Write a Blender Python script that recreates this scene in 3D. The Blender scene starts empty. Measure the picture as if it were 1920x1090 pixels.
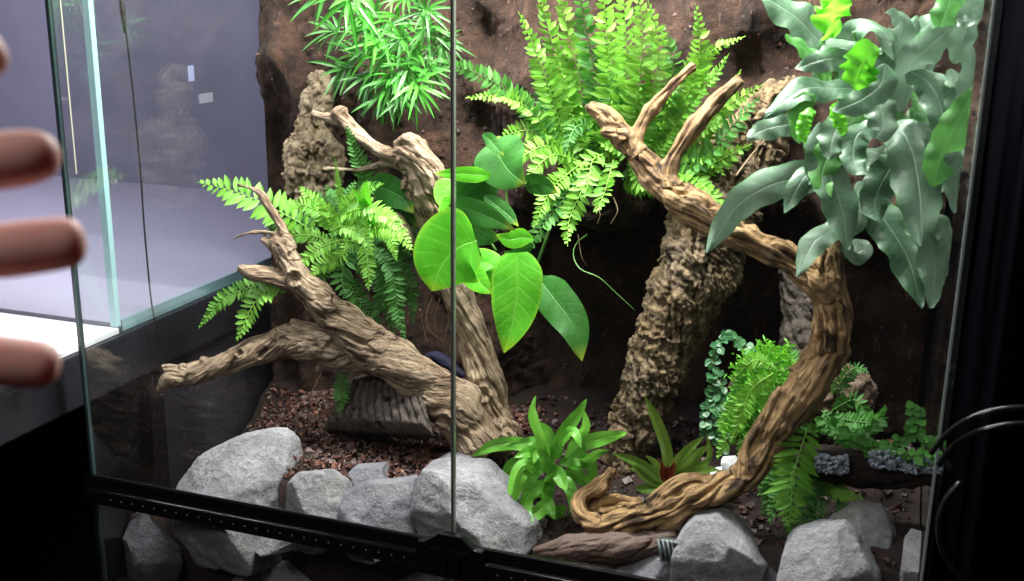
import bpy, bmesh, math, random
import numpy as np
from mathutils import Vector, Matrix, noise
from mathutils.kdtree import KDTree
random.seed(7); np.random.seed(7)
S = bpy.context.scene
COL = S.collection
# ------------------------------------------------------------------ camera
CU, CV, FP = 960.0, 545.0, 2070.0           # photograph: 1920 x 1090
R3 = [Vector((0.94320196, 0.10133575, -0.31638763)), Vector((0.33194926, -0.24903378, 0.90983068)), Vector((0.01340717, -0.96317872, -0.26852748))]
CAM = Vector((0.8401324, -0.95345073, 0.70688641))
cd = bpy.data.cameras.new("camera"); cam = bpy.data.objects.new("camera", cd); COL.objects.link(cam)
cd.sensor_width = 36.0; cd.lens = 36.0 * FP / 1920.0; cd.clip_start = 0.02; cd.clip_end = 50
M = Matrix(((R3[0][0], -R3[0][1], -R3[0][2], CAM[0]), (R3[1][0], -R3[1][1], -R3[1][2], CAM[1]), (R3[2][0], -R3[2][1], -R3[2][2], CAM[2]), (0, 0, 0, 1)))
cam.matrix_world = M
S.camera = cam
cd.dof.use_dof = True; cd.dof.focus_distance = 1.28; cd.dof.aperture_fstop = 7.5
# ------------------------------------------------------------------ world, exposure, lamps
W = bpy.data.worlds.new("World"); S.world = W; W.use_nodes = True
W.node_tree.nodes['Background'].inputs[0].default_value = (0.33, 0.32, 0.42, 1)
W.node_tree.nodes['Background'].inputs[1].default_value = 0.022
S.view_settings.view_transform = 'Standard'; S.view_settings.look = 'None'
S.view_settings.exposure = 0.0; S.view_settings.gamma = 1.0
try:
    S.cycles.transparent_max_bounces = 32; S.cycles.max_bounces = 8
except Exception: pass
def area(name, loc, size, sy, watts, color, aim):
    l = bpy.data.lights.new(name, 'AREA'); l.shape = 'RECTANGLE'; l.size = size; l.size_y = sy; l.energy = watts; l.color = color
    o = bpy.data.objects.new(name, l); COL.objects.link(o); o.location = loc
    o.rotation_euler = (Vector(aim) - Vector(loc)).to_track_quat('-Z', 'Y').to_euler(); return o
area("terrarium_lamp", (0.50, 0.17, 0.93), 0.62, 0.06, 20.0, (1.0, 0.99, 0.93), (0.50, 0.20, 0.0))
area("terrarium_front_lamp", (0.42, 0.08, 0.95), 0.5, 0.05, 4.5, (0.93, 0.95, 1.0), (0.40, 0.14, 0.0))
area("neighbour_tank_lamp", (-0.55, 0.10, 1.15), 0.9, 0.1, 14.0, (0.90, 0.89, 1.0), (-0.50, 0.42, 0.3))
area("room_fill_lamp", (-0.2, -1.9, 2.0), 0.5, 0.5, 18.0, (1.0, 0.93, 0.88), (0.2, 0.1, 0.1))  # unseen fill lamp added to brighten the hand and the stones under the rail

# ------------------------------------------------------------------ helpers
def ray(u, v):
    c = Vector((u - CU, v - CV, FP)); return Vector((R3[0].dot(c), R3[1].dot(c), R3[2].dot(c)))
def P(u, v, y):                        # the point of the vertical plane at depth y behind the doors
    r = ray(u, v); return CAM + r * ((y - CAM[1]) / r[1])
def PZ(u, v, z):
    r = ray(u, v); return CAM + r * ((z - CAM[2]) / r[2])
def PX(u, v, x):
    r = ray(u, v); return CAM + r * ((x - CAM[0]) / r[0])
def PD(u, v, d):
    return CAM + ray(u, v).normalized() * d
def tag(o, label=None, cat=None, group=None, kind=None):
    if label: o['label'] = label
    if cat: o['category'] = cat
    if group: o['group'] = group
    if kind: o['kind'] = kind
    return o
def thing(name, label, cat, loc=(0, 0, 0), group=None):
    o = bpy.data.objects.new(name, None); COL.objects.link(o); o.location = loc; o.empty_display_size = 0.02
    return tag(o, label, cat, group)
def mesh_obj(name, V, F, mat, parent=None, uv=None, smooth=True, attr=None):
    me = bpy.data.meshes.new(name)
    me.from_pydata([tuple(v) for v in V], [], F)
    if uv is not None:
        lay = me.uv_layers.new(name="UVMap")
        idx = np.zeros(len(me.loops), dtype=np.int32); me.loops.foreach_get('vertex_index', idx)
        lay.data.foreach_set('uv', np.asarray(uv, dtype=np.float32)[idx].ravel())
    if attr is not None:
        a = me.attributes.new("grain", 'FLOAT_VECTOR', 'POINT'); a.data.foreach_set('vector', np.asarray(attr, dtype=np.float32).ravel())
    if smooth: me.polygons.foreach_set('use_smooth', [True] * len(me.polygons))
    me.materials.append(mat); me.update()
    o = bpy.data.objects.new(name, me); COL.objects.link(o)
    if parent is not None:
        root = parent
        loc = Vector((0, 0, 0)); p = parent
        while p is not None: loc += p.location; p = p.parent
        o.parent = parent; me.transform(Matrix.Translation(-loc))
    return o
def box_data(a, b):
    x0, y0, z0 = a; x1, y1, z1 = b
    V = [(x0,y0,z0),(x1,y0,z0),(x1,y1,z0),(x0,y1,z0),(x0,y0,z1),(x1,y0,z1),(x1,y1,z1),(x0,y1,z1)]
    F = [(0,3,2,1),(4,5,6,7),(0,1,5,4),(1,2,6,5),(2,3,7,6),(3,0,4,7)]
    return V, F
def box(name, a, b, mat, parent=None, bevel=0.0):
    V, F = box_data(a, b)
    o = mesh_obj(name, V, F, mat, parent, smooth=False)
    if bevel:
        bm = bmesh.new(); bm.from_mesh(o.data)
        bmesh.ops.bevel(bm, geom=bm.edges[:], offset=bevel, segments=2, affect='EDGES', profile=0.6); bm.to_mesh(o.data); bm.free()
    return o
def catmull(pts, n):
    """pts: list of tuples of equal length -> n samples by arc"""
    A = np.array(pts, dtype=float)
    if len(A) == 2: A = np.array([A[0], (A[0] + A[1]) / 2, A[1]])
    E = np.vstack([2 * A[0] - A[1], A, 2 * A[-1] - A[-2]])
    out = []
    m = 12
    for i in range(1, len(E) - 2):
        p0, p1, p2, p3 = E[i-1], E[i], E[i+1], E[i+2]
        for k in range(m):
            t = k / m
            out.append(0.5 * ((2*p1) + (-p0+p2)*t + (2*p0-5*p1+4*p2-p3)*t*t + (-p0+3*p1-3*p2+p3)*t**3))
    out.append(E[-2]); out = np.array(out)
    d = np.r_[0, np.cumsum(np.linalg.norm(np.diff(out[:, :3], axis=0), axis=1))]
    s = np.linspace(0, d[-1], n)
    return np.stack([np.interp(s, d, out[:, k]) for k in range(out.shape[1])], 1), d[-1]
def pxpath(pts):                       # (u, v, y[, r mm]) -> world points (+ radius)
    o = []
    for p in pts:
        w = P(p[0], p[1], p[2]); o.append((w[0], w[1], w[2]) + tuple(q * 0.001 for q in p[3:]))
    return o
def frames(Q):
    T = np.gradient(Q, axis=0); T /= np.linalg.norm(T, axis=1)[:, None] + 1e-12
    a = np.cross(T[0], [0.3, 0.9, 0.2]); a /= np.linalg.norm(a); A = []
    for t in T:
        a = a - t * a.dot(t); a /= np.linalg.norm(a) + 1e-12; A.append(a.copy())
    A = np.array(A); return T, A, np.cross(T, A)
def tube_data(Q, r, ns=8, cap=True):
    T, A, B = frames(Q); V = []; F = []
    n = len(Q); r = np.broadcast_to(r, (n,))
    for i in range(n):
        for k in range(ns):
            th = 2 * math.pi * k / ns
            V.append(Q[i] + r[i] * (math.cos(th) * A[i] + math.sin(th) * B[i]))
    for i in range(n - 1):
        for k in range(ns):
            a = i*ns+k; b = i*ns+(k+1) % ns; F.append((a, b, b+ns, a+ns))
    if cap:
        V.append(Q[0] - T[0]*r[0]*0.5); V.append(Q[-1] + T[-1]*r[-1]*0.5); c0 = n*ns; c1 = c0+1
        for k in range(ns):
            F.append((k, c0, (k+1) % ns)); F.append(((n-1)*ns+k, (n-1)*ns+(k+1) % ns, c1))
    return V, F
class MB:
    def __init__(s): s.V = []; s.F = []; s.U = []
    def add(s, V, F, U=None):
        o = len(s.V); s.V += [tuple(v) for v in V]; s.F += [tuple(i + o for i in f) for f in F]
        s.U += (list(U) if U is not None else [(0.5, 0.5)] * len(V))
    def build(s, name, mat, parent=None, smooth=True): return mesh_obj(name, s.V, s.F, mat, parent, s.U, smooth)
def tube(name, pts, mat, parent=None, n=24, ns=6):
    Q, L = catmull(pxpath(pts), n); m = MB(); m.add(*tube_data(Q[:, :3], Q[:, 3], ns)); return m.build(name, mat, parent)

# ------------------------------------------------------------------ materials
class NT:
    def __init__(s, name):
        s.m = bpy.data.materials.new(name); s.m.use_nodes = True; s.t = s.m.node_tree; s.t.nodes.clear()
        s.out = s.n('ShaderNodeOutputMaterial')
    def n(s, typ, ins=None, **kw):
        x = s.t.nodes.new(typ)
        for k, v in kw.items(): setattr(x, k, v)
        for k, v in (ins or {}).items():
            if isinstance(v, bpy.types.NodeSocket): s.t.links.new(v, x.inputs[k])
            else:
                if isinstance(v, tuple) and len(v) == 3 and x.inputs[k].type == 'RGBA': v = v + (1,)
                x.inputs[k].default_value = v
        return x
    def noise(s, vec, scale, detail=4, rough=0.55):
        return s.n('ShaderNodeTexNoise', {'Vector': vec, 'Scale': scale, 'Detail': detail, 'Roughness': rough}).outputs[0]
    def nz(s, vec, scale, detail=4, rough=0.55, k=2.4):
        return s.math('MULTIPLY_ADD', s.noise(vec, scale, detail, rough), k, 0.5 - 0.5 * k, clamp=True)
    def ramp(s, fac, stops):
        r = s.n('ShaderNodeValToRGB', {0: fac}); e = r.color_ramp.elements
        while len(e) < len(stops): e.new(0.5)
        for k, (p, c) in enumerate(stops):
            e[k].position = p; e[k].color = tuple(c) + (1,) if len(c) == 3 else c
        return r.outputs[0]
    def mix(s, fac, a, b, blend='MIX'):
        x = s.n('ShaderNodeMix', data_type='RGBA', blend_type=blend)
        for k, v in ((0, fac), (6, a), (7, b)):
            if isinstance(v, bpy.types.NodeSocket): s.t.links.new(v, x.inputs[k])
            else: x.inputs[k].default_value = (tuple(v) + (1,)) if isinstance(v, tuple) else v
        return x.outputs[2]
    def math(s, op, a, b=0.0, c=None, clamp=False):
        x = s.n('ShaderNodeMath', operation=op, use_clamp=clamp)
        for k, v in enumerate((a, b) if c is None else (a, b, c)):
            if isinstance(v, bpy.types.NodeSocket): s.t.links.new(v, x.inputs[k])
            else: x.inputs[k].default_value = v
        return x.outputs[0]
    def bump(s, h, strength, dist, normal=None):
        i = {'Height': h, 'Strength': strength, 'Distance': dist}
        if normal is not None: i['Normal'] = normal
        return s.n('ShaderNodeBump', i).outputs[0]
    def pos(s): return s.n('ShaderNodeNewGeometry').outputs['Position']
    def done(s, sh): s.t.links.new(sh, s.out.inputs[0]); return s.m
def plain(name, col, rough=0.5, metal=0.0, bump=0.0, spec=0.5, var=0.0, scale=60):
    t = NT(name); p = t.pos(); c = col
    ins = {'Roughness': rough, 'Metallic': metal, 'Specular IOR Level': spec}
    if var:
        n = t.noise(p, scale, 5); ins['Base Color'] = t.mix(n, tuple(x * (1 - var) for x in col), tuple(min(1, x * (1 + var)) for x in col))
        ins['Roughness'] = t.math('MULTIPLY_ADD', n, 0.3, rough - 0.15)
    else: ins['Base Color'] = col
    if bump: ins['Normal'] = t.bump(t.noise(p, scale * 4, 5), bump, 0.002)
    return t.done(t.n('ShaderNodeBsdfPrincipled', ins).outputs[0])
def matte(name, col):
    t = NT(name); return t.done(t.n('ShaderNodeBsdfDiffuse', {'Color': col}).outputs[0])
def glass(name, tint=(0.97, 0.99, 0.98), gain=1.0):
    t = NT(name)
    bf = t.n('ShaderNodeNewGeometry').outputs['Backfacing']
    fr = t.n('ShaderNodeFresnel', {'IOR': t.math('MULTIPLY_ADD', bf, 1 / 1.5 - 1.5, 1.5)}).outputs[0]
    fac = t.math('MULTIPLY', fr, gain, clamp=True)
    tr = t.n('ShaderNodeBsdfTransparent', {'Color': tint}).outputs[0]
    gl = t.n('ShaderNodeBsdfGlossy', {'Color': (0.9, 0.93, 0.93), 'Roughness': 0.012}).outputs[0]
    mx = t.n('ShaderNodeMixShader', {0: fac, 1: tr, 2: gl}).outputs[0]
    sv = t.n('ShaderNodeVectorMath', {0: t.pos(), 1: (1.0, 1.0, 0.25)}, operation='MULTIPLY').outputs[0]
    film = t.math('MULTIPLY', t.nz(sv, 9, 6, .65, 2.2), 0.003)
    df = t.n('ShaderNodeBsdfDiffuse', {'Color': (0.8, 0.82, 0.9, 1)}).outputs[0]
    return t.done(t.n('ShaderNodeMixShader', {0: film, 1: mx, 2: df}).outputs[0])
def leaf_mat(name, c0, c1, vein, rough=0.4, trans=0.35, side=26.0, veinw=0.05, coat=0.0, edge=None, sidestr=0.35, spec=0.5, yellow=None):
    t = NT(name)
    uv = t.n('ShaderNodeTexCoord').outputs['UV']; sp = t.n('ShaderNodeSeparateXYZ', {0: uv})
    a = t.math('ABSOLUTE', t.math('SUBTRACT', sp.outputs[0], 0.5))           # 0 at the midrib, .5 at the margin
    rnd = t.n('ShaderNodeObjectInfo').outputs['Random']
    n1 = t.noise(t.pos(), 55, 4); n2 = t.noise(t.pos(), 300, 3)
    base = t.mix(t.math('MULTIPLY_ADD', n1, 1.5, t.math('MULTIPLY_ADD', rnd, 0.7, -0.62), clamp=True), c0, c1)
    base = t.mix(t.math('MULTIPLY', n2, 0.25), base, tuple(x * 0.6 for x in c0))
    mid = t.math('SUBTRACT', 1.0, t.math('DIVIDE', a, veinw), clamp=True)
    sv = t.math('SINE', t.math('SUBTRACT', t.math('MULTIPLY', sp.outputs[1], side * 6.283), t.math('MULTIPLY', a, 16.0)))
    svp = t.math('POWER', t.math('MULTIPLY_ADD', sv, 0.5, 0.5), 9.0)
    m = t.math('MAXIMUM', t.math('MULTIPLY', mid, 0.75), t.math('MULTIPLY', svp, sidestr))
    colr = t.mix(m, base, vein)
    if edge is not None:
        e = t.math('MULTIPLY_ADD', a, 10.0, -4.3, clamp=True); colr = t.mix(e, colr, edge)
    if yellow is not None:
        y = t.math('MULTIPLY_ADD', sp.outputs[1], 5.0, -4.1, clamp=True); colr = t.mix(t.math('MULTIPLY', y, n1), colr, yellow)
    h = t.math('ADD', t.math('MULTIPLY', m, -1.0), t.math('MULTIPLY', n2, 0.4))
    nb = t.bump(h, 0.5, 0.0012)
    pr = t.n('ShaderNodeBsdfPrincipled', {'Base Color': colr, 'Roughness': t.math('MULTIPLY_ADD', n1, 0.3, rough - 0.15), 'Specular IOR Level': spec, 'Coat Weight': coat, 'Coat Roughness': 0.25, 'Normal': nb}).outputs[0]
    tc = t.mix(0.5, colr, tuple(min(1, x * 1.9) for x in c1), 'MIX')
    tl = t.n('ShaderNodeBsdfTranslucent', {'Color': tc, 'Normal': nb}).outputs[0]
    return t.done(t.n('ShaderNodeMixShader', {0: trans, 1: pr, 2: tl}).outputs[0])
def wood_mat(name, light, mid, dark, rough=0.75, sc=1.0, reddish=None, moss=None):
    t = NT(name)
    g = t.n('ShaderNodeAttribute', attribute_name='grain').outputs['Vector']
    gs = t.n('ShaderNodeVectorMath', {0: g, 1: (0.10, 1.0, 1.0)}, operation='MULTIPLY').outputs[0]
    gm = t.n('ShaderNodeVectorMath', {0: g, 1: (0.35, 1.0, 1.0)}, operation='MULTIPLY').outputs[0]
    f1 = t.nz(gs, 300 * sc, 7, 0.72, 2.6); f2 = t.noise(gm, 80 * sc, 6, 0.7); f3 = t.noise(t.pos(), 18, 5, 0.6); f4 = t.noise(t.pos(), 420, 4, 0.7)
    c = t.ramp(f1, [(0.08, dark), (0.42, mid), (0.85, light)])
    c = t.mix(t.ramp(f2, [(0.38, (1, 1, 1)), (0.47, (0, 0, 0))]), c, dark, 'MIX')
    c = t.mix(t.math('MULTIPLY', t.nz(t.pos(), 120, 5, .7, 3.0), .35), c, dark)
    c = t.mix(t.math('MULTIPLY_ADD', f3, 4.0, -1.9, clamp=True), c, t.mix(0.5, c, light))
    if reddish: c = t.mix(t.math('MULTIPLY_ADD', f3, -4.0, 1.75, clamp=True), c, reddish)
    if moss:
        c = t.mix(t.math('MULTIPLY', t.ramp(t.noise(t.pos(), 30, 4), [(0.52, (0, 0, 0)), (0.66, (1, 1, 1))]), 0.5), c, moss)
    h = t.math('ADD', t.math('MULTIPLY', f1, 1.0), t.math('MULTIPLY', f4, 0.25))
    nb = t.bump(h, 1.0, 0.0030, t.bump(f2, 0.9, 0.006))
    return t.done(t.n('ShaderNodeBsdfPrincipled', {'Base Color': c, 'Roughness': rough, 'Specular IOR Level': 0.3, 'Normal': nb}).outputs[0])
def cork_mat(name, light, mid, dark, sc=1.0):
    t = NT(name); p = t.pos()
    v = t.n('ShaderNodeTexVoronoi', {'Vector': t.n('ShaderNodeVectorMath', {0: p, 1: t.n('ShaderNodeTexNoise', {'Vector': p, 'Scale': 40.0}).outputs[1]}, operation='ADD').outputs[0], 'Scale': 70.0 * sc}, feature='DISTANCE_TO_EDGE').outputs[0]
    f1 = t.nz(p, 90 * sc, 9, 0.75, 2.4); f2 = t.noise(p, 16, 4)
    c = t.ramp(f1, [(0.10, dark), (0.45, mid), (0.9, light)])
    c = t.mix(t.math('MULTIPLY_ADD', f2, 2.5, -0.9, clamp=True), c, t.mix(0.55, c, (0.20, 0.17, 0.14)))
    c = t.mix(t.ramp(t.noise(p, 45, 6, 0.7), [(0.34, (1, 1, 1)), (0.43, (0, 0, 0))]), c, tuple(x * 0.35 for x in dark))
    h = t.math('ADD', f1, t.math('MULTIPLY', t.noise(p, 340, 6, 0.75), 0.8))
    nb = t.bump(h, 1.0, 0.003)
    return t.done(t.n('ShaderNodeBsdfPrincipled', {'Base Color': c, 'Roughness': 0.9, 'Specular IOR Level': 0.15, 'Normal': nb}).outputs[0])
def stone_mat(name, a, b, stain, vein):
    t = NT(name); p = t.n('ShaderNodeTexCoord').outputs['Object']
    rnd = t.n('ShaderNodeObjectInfo').outputs['Random']
    off = t.n('ShaderNodeCombineXYZ', {0: rnd, 1: rnd, 2: 0.0}).outputs[0]
    p = t.n('ShaderNodeVectorMath', {0: p, 1: off}, operation='ADD').outputs[0]
    f1 = t.nz(p, 24, 9, 0.68, 2.6); f2 = t.nz(p, 130, 7, 0.72, 2.6); f3 = t.noise(p, 14, 5)
    c = t.mix(f1, a, b)
    c = t.mix(t.math('MULTIPLY', f2, 0.42), c, tuple(x * 0.45 for x in a))
    c = t.mix(t.math('MULTIPLY', t.math('MULTIPLY_ADD', f3, 7.0, -3.9, clamp=True), 0.45), c, stain)
    wv = t.noise(p, 11, 7, 0.65)
    vn = t.math('ABSOLUTE', t.math('SUBTRACT', wv, 0.5))
    vm = t.math('SUBTRACT', 1.0, t.math('MULTIPLY', vn, 45.0), clamp=True)
    c = t.mix(t.math('MULTIPLY', vm, t.math('MULTIPLY_ADD', f2, 0.45, 0.02)), c, vein)
    nb = t.bump(t.math('ADD', f1, t.math('MULTIPLY', f2, 0.35)), 0.8, 0.007)
    nb = t.bump(t.noise(p, 420, 5, 0.75), 0.8, 0.0012, nb)
    return t.done(t.n('ShaderNodeBsdfPrincipled', {'Base Color': c, 'Roughness': 0.85, 'Specular IOR Level': 0.25, 'Normal': nb}).outputs[0])
def peat_mat(name, dark, mid, spot):
    t = NT(name); p = t.pos()
    f1 = t.noise(p, 22, 7, 0.7); f2 = t.noise(p, 230, 7, 0.8); f3 = t.noise(p, 480, 3)
    c = t.mix(t.math('MULTIPLY_ADD', f1, 3.0, -1.1, clamp=True), dark, mid)
    c = t.mix(t.math('MULTIPLY_ADD', f2, 9.0, -5.3, clamp=True), c, spot)
    sv = t.n('ShaderNodeVectorMath', {0: p, 1: (1.0, 1.0, 0.18)}, operation='MULTIPLY').outputs[0]
    c = t.mix(t.math('MULTIPLY_ADD', t.noise(sv, 150, 3), 9.0, -5.7, clamp=True), c, tuple(x * 0.8 for x in spot))
    c = t.mix(t.nz(p, 90, 6, .7, 3.5), t.mix(0.6, c, (0.012, 0.006, 0.004)), c)
    nb = t.bump(t.math('ADD', f2, t.math('MULTIPLY', f3, 0.5)), 1.0, 0.005)
    return t.done(t.n('ShaderNodeBsdfPrincipled', {'Base Color': c, 'Roughness': 0.8, 'Specular IOR Level': 0.35, 'Normal': nb}).outputs[0])

BLACK = plain("black_plastic", (0.006, 0.006, 0.007), 0.13, spec=0.7)
BLACKM = plain("matt_black", (0.006, 0.006, 0.007), 0.6, var=0.3)
SILI = plain("silicone", (0.01, 0.014, 0.016), 0.3)
GLASS = glass("clear_glass", (0.985, 0.995, 0.99), 0.9)
GSIDE = glass("side_glass", (0.97, 0.985, 0.985), 1.8)
EDGE = plain("glass_edge_pale", (0.42, 0.66, 0.68), 0.15, spec=0.8)
EDGED = plain("glass_edge_dark", (0.04, 0.07, 0.075), 0.15, spec=0.8)
STEEL = plain("grey_strip", (0.20, 0.22, 0.20), 0.35, spec=0.6)
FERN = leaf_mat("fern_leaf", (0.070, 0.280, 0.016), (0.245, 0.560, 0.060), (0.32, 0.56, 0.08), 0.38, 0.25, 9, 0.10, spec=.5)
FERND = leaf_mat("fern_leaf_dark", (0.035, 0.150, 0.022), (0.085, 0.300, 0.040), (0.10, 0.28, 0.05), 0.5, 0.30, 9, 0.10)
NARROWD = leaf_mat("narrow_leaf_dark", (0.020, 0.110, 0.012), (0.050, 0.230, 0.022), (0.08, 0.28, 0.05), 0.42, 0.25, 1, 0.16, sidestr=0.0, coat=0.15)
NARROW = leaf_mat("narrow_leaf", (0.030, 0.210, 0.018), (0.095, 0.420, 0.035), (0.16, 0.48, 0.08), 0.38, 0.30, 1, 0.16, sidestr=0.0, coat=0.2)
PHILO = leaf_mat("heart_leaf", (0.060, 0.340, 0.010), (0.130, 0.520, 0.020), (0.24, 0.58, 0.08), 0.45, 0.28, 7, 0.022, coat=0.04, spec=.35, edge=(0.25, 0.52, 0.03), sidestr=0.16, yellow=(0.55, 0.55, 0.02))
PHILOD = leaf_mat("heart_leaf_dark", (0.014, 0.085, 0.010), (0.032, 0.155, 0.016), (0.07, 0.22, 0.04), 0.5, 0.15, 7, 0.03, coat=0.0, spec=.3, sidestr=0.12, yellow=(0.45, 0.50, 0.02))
BLUE = leaf_mat("blue_leaf", (0.044, 0.120, 0.058), (0.180, 0.270, 0.190), (0.24, 0.34, 0.25), 0.42, 0.14, 16, 0.028, edge=(0.07, 0.24, 0.07), sidestr=0.12, coat=0.25)
BLUEG = leaf_mat("blue_leaf_young", (0.060, 0.230, 0.050), (0.130, 0.360, 0.080), (0.18, 0.38, 0.14), 0.42, 0.25, 20, 0.035, sidestr=0.08, coat=0.2)
LIME = leaf_mat("lime_leaf", (0.085, 0.400, 0.012), (0.150, 0.520, 0.030), (0.22, 0.58, 0.06), 0.42, 0.40, 12, 0.03, sidestr=0.12)
ASPL = leaf_mat("bird_nest_leaf", (0.085, 0.320, 0.022), (0.200, 0.540, 0.060), (0.26, 0.56, 0.10), 0.40, 0.25, 10, 0.06, coat=0.15, sidestr=0.1)
BROM = leaf_mat("bromeliad_leaf", (0.085, 0.180, 0.022), (0.190, 0.320, 0.050), (0.16, 0.26, 0.07), 0.28, 0.25, 1, 0.05, coat=0.5, sidestr=0.0)
BROMR = plain("bromeliad_heart", (0.30, 0.06, 0.03), 0.35, var=0.4, scale=120)
MOSS = leaf_mat("moss_leaf", (0.090, 0.350, 0.012), (0.200, 0.560, 0.030), (0.2, 0.5, 0.05), 0.6, 0.35, 1, 0.1, sidestr=0)
STEM = plain("green_stem", (0.09, 0.22, 0.04), 0.5, var=0.4)
RACH = plain("frond_stalk", (0.10, 0.26, 0.035), 0.5, var=0.3)
ROOT = plain("root", (0.28, 0.20, 0.12), 0.75, var=0.5, scale=200)
ROOTD = plain("root_dark", (0.10, 0.06, 0.04), 0.8, var=0.5, scale=200)
WOOD_L = wood_mat("driftwood_grey_brown", (0.76, 0.59, 0.42), (0.36, 0.245, 0.155), (0.055, 0.032, 0.020), reddish=(0.17, 0.09, 0.055))
WOOD_R = wood_mat("driftwood_ochre", (0.68, 0.44, 0.20), (0.32, 0.185, 0.085), (0.040, 0.020, 0.011), 0.6, 0.8)
WOOD_P = wood_mat("driftwood_pale", (0.55, 0.42, 0.29), (0.38, 0.27, 0.17), (0.12, 0.07, 0.045), 0.72, 0.8)
CORK = cork_mat("cork_bark", (0.42, 0.31, 0.175), (0.185, 0.128, 0.070), (0.028, 0.018, 0.012))
CORKL = cork_mat("cork_bark_pale", (0.60, 0.48, 0.33), (0.32, 0.24, 0.15), (0.05, 0.03, 0.022), 0.8)
CORKG = cork_mat("cork_bark_grey", (0.17, 0.14, 0.125), (0.085, 0.066, 0.058), (0.025, 0.018, 0.016))
STONE = stone_mat("limestone", (0.17, 0.165, 0.185), (0.36, 0.35, 0.365), (0.27, 0.235, 0.16), (0.58, 0.58, 0.57))
STONED = stone_mat("slate_stone", (0.15, 0.15, 0.175), (0.25, 0.245, 0.275), (0.24, 0.22, 0.17), (0.42, 0.42, 0.42))
PEAT = peat_mat("peat", (0.018, 0.008, 0.005), (0.115, 0.056, 0.034), (0.26, 0.145, 0.09))
SOILM = peat_mat("soil", (0.012, 0.006, 0.005), (0.040, 0.018, 0.013), (0.09, 0.04, 0.028))
CHIP = None
def chip_mat():
    t = NT("bark_chip"); uv = t.n('ShaderNodeTexCoord').outputs['UV']; sp = t.n('ShaderNodeSeparateXYZ', {0: uv})
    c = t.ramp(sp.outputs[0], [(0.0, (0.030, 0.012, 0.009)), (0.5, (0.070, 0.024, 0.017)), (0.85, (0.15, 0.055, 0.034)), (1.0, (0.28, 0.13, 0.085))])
    n = t.noise(t.pos(), 300, 4)
    c = t.mix(t.math('MULTIPLY', n, 0.6), c, (0.03, 0.012, 0.01))
    return t.done(t.n('ShaderNodeBsdfPrincipled', {'Base Color': c, 'Roughness': 0.5, 'Specular IOR Level': 0.5, 'Normal': t.bump(n, 0.6, 0.001)}).outputs[0])
CHIP = chip_mat()

# ------------------------------------------------------------------ setting: room, neighbouring stand
WALLM = plain("lavender_wall", (0.19, 0.18, 0.255), 0.7, var=0.45, scale=3.5)
def struct(o): o['kind'] = 'structure'; return o
struct(box("room_wall", (-3.2, 1.15, -0.9), (3.2, 1.25, 2.6), WALLM))
struct(box("floor", (-3.2, -3.0, -0.95), (3.2, 1.15, -0.90), BLACKM))
# black cabinet carrying the neighbouring tank
cab = thing("cabinet", "black cabinet with a thick table top carrying the empty tank on the left", "cabinet", (-0.8, 0.3, -0.9))
CABM = plain("charcoal_laminate", (0.060, 0.056, 0.072), 0.42, var=0.25, scale=6)
TOPM = plain("black_table_top", (0.020, 0.020, 0.026), 0.30, var=0.3, scale=9)
box("table_top", (-1.9, -0.32, 0.222), (-0.030, 1.0, 0.286), TOPM, cab, 0.003)
box("side_panel", (-0.075, 0.20, -0.89), (-0.052, 0.62, 0.222), CABM, cab)
box("side_panel", (-0.075, 0.624, -0.89), (-0.052, 0.99, 0.222), CABM, cab)
box("carcass", (-1.88, 0.215, -0.888), (-0.0765, 0.985, 0.2215), BLACKM, cab)
wl = tag(box("white_board", (-1.6, -0.30, 0.2865), (-0.036, 0.104, 0.2935), plain("white_board", (0.82, 0.82, 0.86), 0.5, var=0.04), None, 0.001), "bright white board lying on the black table top in front of the empty tank", "board")
# strip of ribbed black tape on the stand at the far left
tp = thing("power_strip", "glossy black ribbed strip lying at the edge of the table, left of the tank", "strip", tuple(PZ(10, 735, 0.29)))
for k in range(9):
    a = PZ(-14 + k * 9, 752 - k * 4.6, 0.2865); box("rib", (a[0]-0.0016, a[1]-0.006, a[2]), (a[0]+0.0016, a[1]+0.008, a[2]+0.005), BLACK, tp, 0.0006)
a = PZ(-20, 756, 0.2865); b = PZ(64, 714, 0.2865)
box("strip_body", (a[0], min(a[1], b[1]) - 0.004, 0.2866), (b[0], max(a[1], b[1]) + 0.002, 0.2880), BLACK, tp)

nt = thing("glass_tank", "empty neighbouring glass tank with lavender floor seen through the left side pane", "glass tank", (-0.8, 0.5, 0.29))
FLOORM = plain("lavender_mat", (0.36, 0.33, 0.44), 0.6, var=0.10, scale=4)
box("bottom_panel", (-1.7, 0.112, 0.2868), (-0.048, 0.985, 0.2960), FLOORM, nt)
box("front_pane", (-1.7, 0.1045, 0.2945), (-0.050, 0.1105, 1.05), GLASS, nt)
box("side_pane", (-0.0465, 0.112, 0.2869), (-0.0405, 0.985, 1.05), GLASS, nt)
box("glass_edge", (-0.0478, 0.1030, 0.2944), (-0.0385, 0.1116, 1.05), EDGE, nt, 0.0008)
box("lower_edge", (-0.0400, 0.113, 0.2869), (-0.0375, 0.985, 0.3015), plain("teal_edge", (0.20, 0.34, 0.37), 0.2), nt)
box("back_panel", (-1.7, 0.93, 0.2965), (-0.050, 0.94, 1.05), WALLM, nt)
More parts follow.
